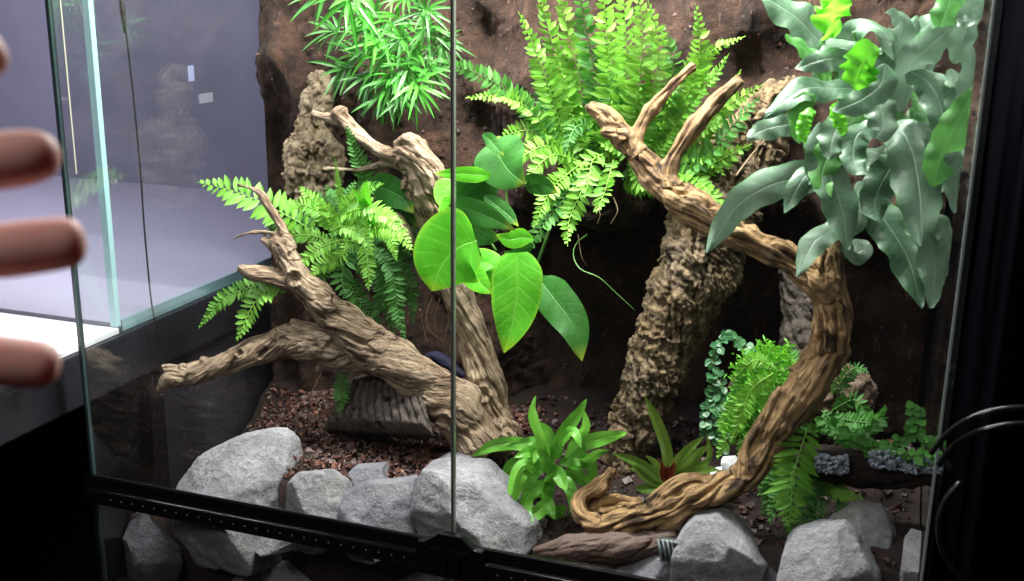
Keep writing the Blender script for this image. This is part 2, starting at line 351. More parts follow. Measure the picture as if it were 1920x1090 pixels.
# black lead hanging between the two tanks
cab_l = MB()
for pts in ([(222, -60, .22), (230, 30, .22), (236, 60, .22), (250, 180, .22), (264, 330, .22), (270, 420, .22), (283, 560, .22), (296, 640, .22), (303, 790, .22)],):
    Q = []
    for u, v, _ in pts: w = PX(u, v, -0.016); Q.append(tuple(w))
    Q, _l = catmull(Q, 40); cab_l.add(*tube_data(Q, 0.0011, 6))
w = PX(229, 22, -0.016); cab_l.add(*tube_data(np.array([tuple(w + Vector((0, 0, .030))), tuple(w + Vector((0, 0.001, 0.0))), tuple(w + Vector((0, 0.002, -.024)))]), np.array([.0022, .0034, .0016]), 8))
tag(cab_l.build("cable", BLACKM), "thin black cable hanging straight down outside the left glass side", "cable")
w = PX(386, 184, -0.004)  # lamp reflection on the side glass, built as a flat pale box
o = box("reflection_patch", (w[0]-.0004, w[1]-.015, w[2]-.006), (w[0]+.0004, w[1]+.015, w[2]+.006), plain("grey_reflection", (0.17, 0.165, 0.21), 0.6)); tag(o, "small pale grey horizontal patch in place of a lamp reflection on the left glass side", "reflection_patch")
w = PX(358, 138, -0.004)  # second, smaller lamp reflection built the same way
o = box("reflection_patch", (w[0]-.0004, w[1]-.006, w[2]-.0095), (w[0]+.0004, w[1]+.006, w[2]+.0095), plain("blue_reflection", (0.19, 0.20, 0.32), 0.6)); tag(o, "tiny upright pale blue patch in place of a lamp reflection on the left glass side above the grey one", "reflection_patch")
# black cabinet and hoses on the right
tag(box("speaker_cabinet", (0.935, -0.02, -0.9), (1.7, 0.7, 1.6), matte("dead_black", (0.002, 0.002, 0.003)), None, 0.004), "plain black cabinet standing close to the right of the terrarium", "cabinet")
HOSE = plain("black_hose", (0.010, 0.010, 0.011), 0.2)
for k, (pts, lab) in enumerate((([(1745, 850, -.06, 2.4), (1778, 812, -.065, 2.4), (1830, 780, -.07, 2.4), (1900, 765, -.07, 2.4), (1990, 768, -.07, 2.4)], "upper arc of black hose beside the right glass edge"),
                 ([(1760, 872, -.06, 2.4), (1790, 835, -.065, 2.4), (1840, 808, -.07, 2.4), (1910, 795, -.07, 2.4), (2000, 800, -.07, 2.4)], "second black hose arc just below the upper one"),
                 ([(1800, 905, -.06, 2.4), (1772, 940, -.065, 2.4), (1760, 985, -.07, 2.4), (1770, 1040, -.07, 2.4), (1815, 1105, -.07, 2.4)], "lowest black hose bending down at the right beside the rail"))):
    tag(tube("hose", pts, HOSE, None, 30, 10), lab, "hose")

# ------------------------------------------------------------------ the terrarium
TW, TD, TZ = 0.9, 0.45, 0.98
tk = thing("terrarium", "large glass terrarium with black ventilated front rail and two glass doors", "terrarium", (0.45, 0.225, 0.0))
box("side_pane", (-0.0055, 0.004, 0.0), (-0.0005, TD, TZ), GSIDE, tk)
box("side_pane", (TW + 0.0005, 0.004, 0.0), (TW + 0.0055, TD, TZ), GSIDE, tk)
box("back_pane", (-0.0055, TD + 0.0005, 0.0), (TW + 0.0055, TD + 0.0055, TZ), plain("back_glass_navy", (0.004, 0.005, 0.014), 0.2), tk)
box("bottom_pane", (-0.0055, 0.0, -0.008), (TW + 0.0055, TD + 0.0055, -0.0005), BLACKM, tk)
box("front_pane", (0.0, -0.004, 0.0), (TW, 0.0, 0.117), GLASS, tk)
dl = box("glass_door", (0.006, -0.006, 0.1535), (0.4480, -0.002, TZ), GLASS, tk)
box("door_edge", (0.44815, -0.0062, 0.1535), (0.4490, -0.0018, TZ), STEEL, dl)
dr = box("glass_door", (0.4520, -0.006, 0.1535), (0.8960, -0.002, TZ), GLASS, tk)
box("door_edge", (0.4510, -0.0062, 0.1535), (0.45185, -0.0018, TZ), STEEL, dr)
SEAL = plain("seal", (0.30, 0.33, 0.28), 0.4)
box("door_seal", (0.4492, -0.0045, 0.1535), (0.4508, -0.0025, TZ), SEAL, tk)
box("silicone_seam", (-0.0060, -0.0020, 0.1500), (-0.0015, 0.0036, TZ), SILI, tk)
box("pane_edge", (-0.0012, -0.0062, 0.1520), (0.0020, -0.0025, TZ), EDGED, tk)
box("pane_edge", (0.0120, -0.0015, 0.5035), (0.0128, 0.0005, TZ), plain("tan_line", (0.30, 0.29, 0.24), 0.4), tk)
box("pane_edge", (TW - 0.0022, -0.0062, 0.0), (TW - 0.0002, -0.0012, TZ), plain("right_edge", (0.30, 0.36, 0.36), 0.2), tk)
box("corner_post", (-0.0060, -0.0045, 0.0), (-0.0005, 0.0035, 0.1145), SILI, tk)
# extruded rail profile (y, z)
prof = [(0.003, 0.1155), (-0.0065, 0.1155), (-0.0105, 0.1180), (-0.0120, 0.1240), (-0.0120, 0.1340), (-0.0112, 0.1362), (-0.0085, 0.1372), (-0.0078, 0.1395), (-0.0082, 0.1500), (-0.0070, 0.1528), (-0.0045, 0.1530), (-0.0030, 0.1500), (0.0010, 0.1500), (0.003, 0.1480)]
m = MB(); nx = 2
V = [(x, y, z) for x in (-0.0095, TW + 0.0095) for (y, z) in prof]; n = len(prof)
F = [(k, (k+1) % n, n + (k+1) % n, n + k) for k in range(n)] + [tuple(range(n))[::-1], tuple(range(n, 2*n))]
m.add(V, F); rail = m.build("rail", BLACK, tk, smooth=False)
bm = bmesh.new(); bm.from_mesh(rail.data); bmesh.ops.recalc_face_normals(bm, faces=bm.faces[:])
bmesh.ops.bevel(bm, geom=[e for e in bm.edges if len(e.link_faces) == 2 and e.calc_face_angle(0) > 0.3], offset=0.0011, segments=3, affect='EDGES', profile=0.5); bm.to_mesh(rail.data); bm.free()
m = MB()
for k in range(58):
    x = 0.028 + k * 0.0148
    if abs(x - 0.45) < 0.035: continue
    Q = np.array([(x, -0.0118, 0.1278), (x, -0.01225, 0.1278)]); m.add(*tube_data(Q, 0.0013, 8))
o = m.build("vent_holes", plain("vent_grey", (0.16, 0.16, 0.17), 0.5), rail); o['kind'] = 'stuff'
# latch in the middle of the rail
la = MB()
outline = [(-0.040, .1155), (-0.036, .152), (-0.028, .1530), (-0.018, .1600), (-0.012, .1650), (0.012, .1650), (0.018, .1600), (0.028, .1530), (0.036, .152), (0.040, .1155)]
V = [(0.45 + x, y, z) for y in (-0.0165, -0.0070) for (x, z) in outline]; n = len(outline)
F = [tuple(range(n)), tuple(range(n, 2*n))[::-1]] + [(k, n+k, n+(k+1) % n, (k+1) % n) for k in range(n)]
la.add(V, F); latch = la.build("latch", BLACK, tk, smooth=False)
bm = bmesh.new(); bm.from_mesh(latch.data); bmesh.ops.recalc_face_normals(bm, faces=bm.faces[:])
bmesh.ops.bevel(bm, geom=bm.edges[:], offset=0.0014, segments=3, affect='EDGES', profile=0.5); bm.to_mesh(latch.data); bm.free()
box("latch_knob", (0.4385, -0.0215, 0.1230), (0.4490, -0.0160, 0.1420), BLACK, latch, 0.0015)
box("latch_knob", (0.4515, -0.0215, 0.1230), (0.4620, -0.0160, 0.1420), BLACK, latch, 0.0015)
box("latch_lip", (0.4300, -0.0195, 0.1455), (0.4700, -0.0162, 0.1490), BLACK, latch, 0.001)

# ------------------------------------------------------------------ soil bed (height field from control points)
ctrl = []
for (u, v) in [(505, 700), (492, 745), (470, 800), (425, 850), (380, 905), (350, 960)]:
    p = PX(u, v, 0.0); ctrl.append((0.0, p[1], p[2])); ctrl.append((0.012, p[1], p[2] + .002))
for (u, v, y) in [(520, 850, .09), (540, 790, .2), (560, 830, .16), (600, 740, .32), (700, 820, .2), (760, 870, .12), (640, 880, .09),
                  (850, 880, .12), (980, 900, .15), (1000, 800, .30), (1080, 850, .3), (1180, 860, .27), (1300, 830, .32), (1450, 800, .34), (1450, 990, .10),
                  (1600, 850, .28), (1700, 860, .25), (1650, 1000, .10), (1600, 1010, .07), (1720, 1010, .07), (1240, 990, .06)]:
    p = P(u, v, y); ctrl.append((p[0], p[1], p[2]))
ctrl += [(0.3, 0.01, 0.085), (0.6, 0.01, 0.085), (0.88, 0.01, 0.085), (0.88, 0.44, .14), (0.02, .44, .16), (0.45, .44, .17)]
CT = np.array(ctrl)
def soil_z(x, y):
    d = (CT[:, 0] - x)**2 + (CT[:, 1] - y)**2 + 0.0006; w = 1 / d**1.4
    return float((w * CT[:, 2]).sum() / w.sum())
nx, ny = 150, 80; V = []; F = []
for j in range(ny + 1):
    for i in range(nx + 1):
        x = TW * i / nx; y = 0.050 + (TD - 0.052) * j / ny
        V.append((min(max(x, .0005), TW - .0005), y, soil_z(x, y) + 0.006 * noise.fractal(Vector((x*22, y*22, 0)), 1, 2, 4) + 0.0025 * noise.noise(Vector((x*160, y*160, 3)))))
for j in range(ny):
    for i in range(nx):
        a = j*(nx+1)+i; F.append((a, a+1, a+nx+2, a+nx+1))
base = len(V)
for i in range(nx + 1): V.append((V[i][0], V[i][1], 0.001))
for i in range(nx): F.append((i, base+i, base+i+1, i+1))
for (i0) in (0, nx):
    b2 = len(V)
    for j in range(ny + 1): q = V[j*(nx+1)+i0]; V.append((q[0], q[1], 0.001))
    for j in range(ny):
        a = j*(nx+1)+i0; F.append((a, a+nx+1, b2+j+1, b2+j))
struct(mesh_obj("soil", V, F, SOILM))
m = MB()
BV, BF = box_data((-1, -1, -1), (1, 1, 1))
for k in range(8000):
    if k < 6400:
        x = random.uniform(0.01, 0.43); y = random.uniform(0.055, 0.37)
    else:
        x = random.uniform(0.4, 0.89); y = random.uniform(0.055, 0.40)
    s = random.choice((0.0011, 0.0016, 0.0022, 0.0034)) * random.uniform(.7, 1.25)
    rot = Matrix.Rotation(random.uniform(0, 6.28), 3, 'Z') @ Matrix.Rotation(random.uniform(-1, 1), 3, 'X') @ Matrix.Rotation(random.uniform(-1, 1), 3, 'Y')
    c = Vector((x, y, soil_z(x, y) + random.uniform(0, .006)))
    Vv = []
    for q in BV:
        q = Vector((q[0] * s * 1.5 * random.uniform(.6, 1.1), q[1] * s * random.uniform(.6, 1.1), q[2] * s * 0.45 * random.uniform(.5, 1.2)))
        Vv.append(c + rot @ q)
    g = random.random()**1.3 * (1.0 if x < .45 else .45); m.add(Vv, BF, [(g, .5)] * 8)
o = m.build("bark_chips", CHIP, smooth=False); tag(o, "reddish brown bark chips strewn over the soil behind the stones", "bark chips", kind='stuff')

# ------------------------------------------------------------------ background panel (peat covered relief)
def bump_list(items):
    o = []
    for (u, v, r, h) in items: p = P(u, v, .385); o.append((p[0], p[2], r * 0.00065, h))
    return o
BL = bump_list([(560, 120, 80, .020), (640, 40, 90, .02), (760, 180, 120, .035), (720, 330, 90, .03), (905, 90, 50, -.045), (890, 240, 60, -.035), (960, 150, 70, .03), (985, 30, 50, .03),
                (1000, 330, 70, .03), (980, 430, 60, .02), (1100, 420, 80, .045), (1200, 250, 160, .03), (1330, 60, 90, .035), (1420, 30, 60, .03), (1440, 110, 60, -.05), (1520, 60, 70, .02),
                (1060, 560, 110, -.05), (1250, 560, 160, -.05), (1430, 560, 110, -.05), (840, 560, 90, -.045), (1650, 620, 170, -.03), (1700, 60, 80, .02), (560, 560, 60, .01)])
LZ = P(1150, 345, .32)[2]
nx, nz = 260, 230; V = []; F = []
z0, z1 = 0.05, 0.97
for j in range(nz + 1):
    for i in range(nx + 1):
        x = 0.004 + (TW - 0.008) * i / nx; z = z0 + (z1 - z0) * j / nz
        y = 0.398
        for (bx, bz, br, bh) in BL:
            dd = ((x-bx)**2 + ((z-bz)*0.8)**2) / (br*br)
            if dd < 6: y -= bh * math.exp(-dd)
        if x > .36:
            lz = (z - LZ) / .05; k_ = min(1, (x - .36) / .06)
            y -= k_ * .075 * math.exp(-lz * lz) if lz < 0 else k_ * .075 * math.exp(-lz * lz * .25)
            if lz < -1: y += k_ * .05
        col = noise.noise(Vector((x*16, z*2.6, 1.3)))
        wx = x + .03 * noise.noise(Vector((x * 7, z * 6, 4))); fo = 1 - abs(noise.noise(Vector((wx*13, z*3.4, 7)))) * 2.2
        y -= 0.020 * col + 0.040 * max(-.2, fo - .35) + 0.014 * noise.fractal(Vector((x*22, z*14, 5)), 0.8, 2.1, 6)
        y -= 0.0032 * noise.fractal(Vector((x*130, z*130, 9)), 0.7, 2.1, 3)
        y = min(y, 0.444)
        if i == 0: y = min(y, .392)
        V.append((x, y, z))
for j in range(nz):
    for i in range(nx):
        a = j*(nx+1)+i; F.append((a, a+1, a+nx+2, a+nx+1))
b2 = len(V)
for j in range(nz + 1): V.append((0.004, 0.449, z0 + (z1 - z0) * j / nz))
for j in range(nz): a = j*(nx+1); F.append((a, a+nx+1, b2+j+1, b2+j))
tag(mesh_obj("background_panel", V, F, PEAT), "dark brown peat covered relief panel across the back of the terrarium", "background")
m = MB()
for k in range(2600):        # crumbs stuck on the panel
    i = random.randrange(1, nx); j = random.randrange(1, nz); q = Vector(V[j*(nx+1)+i])
    s = random.choice((.0007, .001, .0015)) ; g = random.random()**2 * .7
    rot = Matrix.Rotation(random.uniform(0, 6.28), 3, 'Y') @ Matrix.Rotation(random.uniform(-.7, .7), 3, 'X')
    m.add([q + rot @ Vector((a*s*random.uniform(.6, 2.2), b*s*.6, c*s*random.uniform(.6, 1))) for a, b, c in BV], BF, [(g, .5)] * 8)
o = m.build("peat_crumbs", CHIP, smooth=False); tag(o, "small bark crumbs clinging to the brown back panel", "crumbs", kind='stuff')

# ------------------------------------------------------------------ woods
def wood(name, label, limbs, mat, cat="driftwood", voxel=0.0015, style='drift', amp=1.0, twist=18.0, knots=(), cuts=(), groove=0.35):
    m = MB(); SK = []; s0 = 0.0
    for L in limbs:
        pts = pxpath(L); n = max(8, int(sum((Vector(a[:3]) - Vector(b[:3])).length for a, b in zip(pts, pts[1:])) / 0.004))
        Q, ln = catmull(pts, n)
        r = Q[:, 3].copy()
        for i in range(n): r[i] *= 1 + 0.10 * amp * noise.noise(Vector((i * .25, s0 * 31, 0)))
        Qc = Q[:, :3].copy()
        for i in range(1, n - 1):
            Qc[i] += 0.12 * r[i] * np.array(noise.noise_vector(Vector((i * .16, s0 * 17, 2))))
        m.add(*tube_data(Qc, r, 16))
        T, A, B = frames(Qc)
        for i in range(n): SK.append((Qc[i], T[i], A[i], B[i], s0 + ln * i / n, r[i]))
        s0 += ln + 0.37
    for (u, v, y, rr) in knots:
        c = P(u, v, y); bmk = bmesh.new(); bmesh.ops.create_icosphere(bmk, subdivisions=2, radius=rr * .001); 
        m.add([c + q.co for q in bmk.verts], [tuple(x.index for x in f.verts) for f in bmk.faces]); bmk.free()
    tmp = m.build("tmp", mat); md = tmp.modifiers.new("r", 'REMESH'); md.mode = 'VOXEL'; md.voxel_size = voxel
    dg = bpy.context.evaluated_depsgraph_get(); dg.update()
    me = bpy.data.meshes.new_from_object(tmp.evaluated_get(dg)); bpy.data.objects.remove(tmp)
    nv = len(me.vertices); co = np.zeros(nv*3, dtype=np.float32); me.vertices.foreach_get('co', co); co = co.reshape(-1, 3).astype(float)
    no = np.zeros(nv*3, dtype=np.float32); me.vertices.foreach_get('normal', no) if False else me.vertices.foreach_get('normal', no); no = no.reshape(-1, 3)
    kd = KDTree(len(SK))
    for i, k in enumerate(SK): kd.insert(Vector(k[0]), i)
    kd.balance()
    G = np.zeros((nv, 3)); D = np.zeros(nv)
    cutP = [(P(u, v, y), rr * .001, dd * .001) for (u, v, y, rr, dd) in cuts]
    for i in range(nv):
        p = co[i]; _, idx, _ = kd.find(Vector(p)); q, T, A, B, s, r = SK[idx]
        d = p - q; s = s + d.dot(T); a = d.dot(A); b = d.dot(B); th = s * twist
        ca, sa = math.cos(th), math.sin(th); a, b = a*ca - b*sa, a*sa + b*ca
        G[i] = (s, a, b)
        if style == 'drift':
            sr = min(r, .028) / .02; vp = Vector(p); wp = noise.noise(vp * 22) * .006; a2 = a + wp; b2 = b - wp
            w = noise.noise(Vector((s * 13, a2 * 80, b2 * 80)))
            gr = max(0, .22 - abs(noise.noise(Vector((s * 8 + 9, a2 * 55, b2 * 55))))) / .22
            cr = max(0, .07 - abs(noise.noise(Vector((s * 11 - 5, a2 * 90 + 3, b2 * 90))))) / .07
            vis = min(1, max(0, .38 + 2.2 * noise.noise(vp * 17)))
            lg = max(0, .16 - abs(noise.noise(Vector((s * 3.5 + 3, a2 * 62, b2 * 62))))) / .16
            D[i] = -amp * sr * groove * .0048 * lg + amp * .0011 * noise.noise(vp * 95) + amp * sr * (0.0024 * w - 0.0050 * gr * gr * vis - 0.0022 * cr * (1 - vis) + 0.0046 * noise.noise(vp * 30)) + amp * 0.0009 * noise.noise(Vector((s * 40, a * 330, b * 330))) - 0.0006
        else:
            vv = Vector(p); wv = noise.noise_vector(vv * 45) * 0.30
            g = Vector((s * 24, a * 52, b * 52)) + wv; dv = noise.voronoi(g)[0]
            g2 = Vector((s * 85 + 7, a * 120, b * 120)) + wv; dw = noise.voronoi(g2)[0]
            e = max(0, .22 - (dv[1] - dv[0])) / .22; e2 = max(0, .25 - (dw[1] - dw[0])) / .25
            f = noise.fractal(vv * 120, 0.7, 2.1, 4)
            lc = max(0, .10 - abs(noise.noise(Vector((s * 9, a * 40, b * 40)) + wv * .4))) / .10
            D[i] = amp * (0.0022 * f - 0.0040 * e * (0.4 + 1.2 * abs(noise.noise(vv * 20))) - 0.0018 * e2 - 0.0075 * lc + 0.0022 * noise.noise(vv * 24) + 0.0026 * noise.noise(g * .7 + Vector((9, 0, 0))) + .001)
        for c, rr, dd in cutP:
            x = (Vector(p) - c).length / rr
            if x < 1.6: D[i] -= dd * math.exp(-x * x * 2.2) - 0.35 * dd * math.exp(-((x - 1.05) * 4)**2)
    co = co + no * D[:, None]
    me.vertices.foreach_set('co', co.astype(np.float32).ravel())
    at = me.attributes.new("grain", 'FLOAT_VECTOR', 'POINT'); at.data.foreach_set('vector', G.astype(np.float32).ravel())
    me.polygons.foreach_set('use_smooth', [True] * len(me.polygons)); me.materials.clear(); me.materials.append(mat); me.update(); me.name = name
    o = bpy.data.objects.new(name, me); COL.objects.link(o); tag(o, label, cat); return o

wood("driftwood", "forked grey brown driftwood on the left with a long diagonal limb and twig ends", [
    [(905, 850, .15, 27), (860, 770, .16, 30), (790, 715, .16, 30), (700, 655, .16, 27), (620, 585, .16, 22), (560, 520, .15, 17), (525, 460, .15, 13), (510, 455, .15, 9)],
    [(545, 470, .15, 10), (530, 430, .15, 7.5), (500, 380, .15, 6), (480, 357, .15, 4.2), (445, 347, .15, 2.6)],
    [(545, 450, .15, 2.4), (515, 437, .145, 2.9), (470, 436, .135, 2.6), (437, 448, .13, 1.6)],
    [(560, 535, .15, 14), (515, 520, .14, 12), (470, 512, .13, 9), (448, 502, .125, 5)],
    [(530, 480, .15, 9), (510, 462, .145, 7), (492, 447, .14, 5)],
], WOOD_L, knots=[(470, 512, .13, 9), (620, 575, .145, 12), (545, 505, .145, 12), (625, 553, .14, 7)], cuts=[(552, 522, .135, 9, 9), (622, 556, .135, 4, 4), (545, 478, .14, 5, 4)])
wood("driftwood", "low knobbly tan driftwood limb reaching left to a frayed tip above the dark side", [
    [(760, 700, .18, 17), (690, 665, .17, 24), (600, 645, .16, 27), (545, 640, .15, 22), (480, 660, .13, 18), (420, 685, .115, 16), (360, 702, .105, 14), (318, 712, .098, 11), (300, 732, .095, 5)],
    [(620, 640, .155, 22), (570, 618, .15, 13), (545, 602, .15, 5)],
    [(340, 700, .10, 8), (312, 690, .098, 6), (303, 686, .096, 4)],
], WOOD_L, knots=[(450, 665, .125, 12), (500, 650, .13, 12), (385, 680, .11, 9), (345, 690, .10, 7)], cuts=[(449, 662, .112, 5, 7), (488, 672, .118, 4, 5), (520, 655, .12, 7, 4)], twist=25)
wood("driftwood", "tall central driftwood rising behind the glass door seam and forking to knobbly ends", [
    [(930, 880, .20, 24), (925, 800, .21, 26), (912, 720, .21, 23), (895, 650, .21, 20), (870, 580, .21, 18), (845, 510, .21, 18), (825, 440, .21, 20), (812, 380, .205, 23), (795, 325, .20, 25), (765, 285, .20, 22), (745, 278, .20, 15)],
    [(760, 295, .20, 13), (720, 285, .20, 10), (685, 262, .205, 9), (655, 235, .21, 9), (632, 212, .21, 9), (630, 204, .21, 6)],
    [(640, 228, .21, 8), (615, 222, .215, 7), (585, 213, .22, 5)],
    [(760, 305, .20, 8), (715, 308, .20, 6), (670, 318, .20, 4), (605, 316, .20, 2.6)],
    [(800, 520, .205, 8), (785, 480, .20, 9), (760, 440, .19, 11), (740, 412, .185, 11), (733, 402, .185, 7)],
], WOOD_L, knots=[(770, 272, .195, 14), (640, 212, .21, 9), (905, 700, .205, 20), (765, 345, .19, 9), (940, 820, .18, 24)], cuts=[(905, 740, .185, 9, 8), (738, 410, .172, 5, 5), (925, 690, .185, 6, 6), (800, 300, .18, 7, 4)], amp=1.15, twist=12)
wood("driftwood", "long twisted ochre driftwood on the right sweeping from the front rail up to two prongs", [
    [(1095, 988, .045, 8), (1130, 990, .045, 12), (1190, 978, .05, 15), (1270, 952, .055, 16), (1345, 922, .065, 16), (1405, 882, .075, 16), (1442, 832, .085, 17), (1472, 782, .09, 19), (1512, 728, .095, 20), (1548, 675, .10, 20), (1562, 618, .10, 18.5), (1552, 565, .10, 18.5), (1538, 522, .105, 21), (1555, 480, .115, 15), (1562, 430, .13, 11)],
    [(1548, 550, .10, 14), (1490, 497, .105, 15), (1420, 460, .11, 16), (1350, 420, .115, 18), (1290, 385, .12, 19), (1245, 350, .125, 17), (1205, 300, .13, 14), (1170, 262, .135, 13.5), (1140, 222, .14, 12), (1115, 205, .14, 9), (1102, 200, .14, 6)],
    [(1190, 285, .13, 9), (1200, 240, .14, 8), (1230, 195, .15, 7.4), (1270, 152, .16, 7), (1302, 124, .17, 6.5)],
    [(1250, 345, .125, 10), (1262, 300, .13, 9), (1300, 240, .14, 9), (1340, 195, .15, 8), (1388, 148, .16, 6.8)],
    [(1160, 250, .13, 9), (1135, 248, .13, 6.5), (1128, 243, .13, 4)],
    [(1120, 988, .045, 10), (1088, 962, .055, 10), (1092, 935, .07, 9), (1130, 905, .08, 9), (1148, 880, .085, 6)],
    [(1110, 965, .075, 13), (1150, 950, .08, 15), (1200, 945, .08, 11)],
    [(1220, 950, .055, 10), (1265, 915, .062, 9), (1300, 900, .07, 9), (1350, 905, .075, 9)],
    [(1580, 640, .11, 7), (1592, 590, .11, 5), (1580, 530, .11, 4), (1570, 470, .115, 3.5)],
    [(1480, 800, .085, 8), (1520, 750, .085, 9), (1555, 690, .09, 8)],
    [(1395, 870, .07, 7), (1398, 845, .075, 7), (1432, 790, .08, 7), (1470, 730, .085, 7)],
], WOOD_R, cuts=[(1140, 942, .06, 15, 14)], amp=1.3, twist=6, groove=1.0)
wood("driftwood", "reddish brown flat driftwood foot resting on the rail below the ochre branch", [
    [(1000, 1034, .03, 4), (1060, 1030, .03, 13), (1150, 1026, .036, 19), (1220, 1022, .04, 17), (1270, 1005, .045, 8)],
    [(1120, 1010, .045, 14), (1200, 1000, .05, 13)],
], plain("reddish_wood", (0.065, 0.036, 0.026), 0.7, var=0.5, scale=90, bump=.5), amp=0.7)
wood("cork_bark", "rugged tan cork bark log leaning behind the ochre driftwood", [
    [(1168, 890, .25, 24), (1184, 810, .26, 31), (1222, 710, .27, 35), (1262, 610, .28, 39), (1306, 510, .29, 46), (1332, 430, .30, 50), (1366, 330, .31, 48), (1425, 245, .32, 38), (1478, 190, .33, 27), (1502, 165, .33, 18)],
], CORK, "cork bark", 0.0018, 'cork', 1.4, cuts=[(1278, 560, .23, 12, 14), (1245, 640, .225, 9, 11), (1300, 440, .24, 8, 6), (1225, 720, .22, 8, 8), (1365, 310, .26, 14, 10), (1270, 590, .23, 10, 12)])
wood("cork_bark", "dark greyish cork bark piece standing behind the bend of the ochre driftwood", [
    [(1530, 760, .30, 30), (1520, 690, .30, 33), (1515, 600, .31, 32), (1510, 520, .32, 30), (1505, 480, .33, 20)],
], CORKG, "cork bark", 0.0022, 'cork', 0.8)
wood("cork_bark", "tall knobbly pale cork bark column at the upper left against the back panel", [
    [(600, 400, .34, 30), (585, 340, .34, 34), (578, 290, .345, 33), (585, 240, .35, 24), (595, 190, .355, 20), (600, 155, .36, 17), (598, 142, .36, 12)],
    [(560, 360, .33, 18), (548, 300, .33, 15), (550, 265, .335, 10)],
    [(625, 350, .33, 15), (620, 290, .33, 14), (610, 250, .335, 10)],
], CORKL, "cork bark", 0.0018, 'cork', 1.5, knots=[(560, 320, .32, 15), (610, 320, .32, 14), (590, 365, .315, 16), (585, 270, .325, 13)], cuts=[(598, 170, .335, 7, 10), (590, 300, .31, 7, 9), (610, 355, .31, 6, 7), (565, 345, .31, 6, 7)])

# grey ribbed bark slab lying on the chips
sl = thing("bark_slab", "grey ribbed bark slab with dark grooves lying on the red bark chips", "bark slab", tuple(P(715, 770, .14)))
Q0 = [(608, 778), (665, 700), (745, 690), (800, 775), (770, 806), (690, 800)]
def slab_pt(s, t):
    # quad patch, s along, t up
    a = P(600, 795, .16).lerp(P(800, 800, .10), s); b = P(690, 690, .25).lerp(P(790, 705, .17), s)
    p = a.lerp(b, t); p = p + Vector((0, -0.012, 0.022)) * math.sin(math.pi * t) * (0.4 + .6 * math.sin(math.pi * min(1, s + .15)))
    return p
ns_, nt_ = 110, 40; V = []; F = []
for j in range(nt_ + 1):
    for i in range(ns_ + 1):
        s = i / ns_; t = j / nt_; s2 = s + .02 * noise.noise(Vector((t*6, 1, s * 3)))
        p = slab_pt(s, t); rib = abs(math.sin((s2 * 13 + t * 1.6) * math.pi)); grove = max(0, 0.42 - rib) / .42
        edge = min(s, 1 - s, t, 1 - t); dr = max(0, .05 - edge) * .25
        V.append(p + Vector((0, -.7, .7)) * (-0.0075 * grove + 0.003 * noise.fractal(p * 90, .8, 2, 4) - dr))
for j in range(nt_):
    for i in range(ns_): a = j*(ns_+1)+i; F.append((a, a+1, a+ns_+2, a+ns_+1))
nV = len(V)
V += [v + Vector((0, .010, -.012)) for v in V]
F += [tuple(q + nV for q in f)[::-1] for f in F]
bd = [i for i in range(ns_+1)] + [j*(ns_+1)+ns_ for j in range(1, nt_+1)] + [nt_*(ns_+1)+i for i in range(ns_-1, -1, -1)] + [j*(ns_+1) for j in range(nt_-1, 0, -1)]
for k in range(len(bd)): a = bd[k]; b = bd[(k+1) % len(bd)]; F.append((b, a, a+nV, b+nV))
mesh_obj("ribbed_bark", V, F, CORKG, sl)
tag(wood("plastic_piece", "dark blue piece glimpsed in the gap between the left and central driftwood", [[(795, 672, .30, 4), (815, 668, .30, 8), (835, 680, .30, 9), (870, 705, .30, 5)]], plain("blue_plastic", (0.004, 0.005, 0.028), 0.8, var=.4), cat="plastic piece", amp=.5))

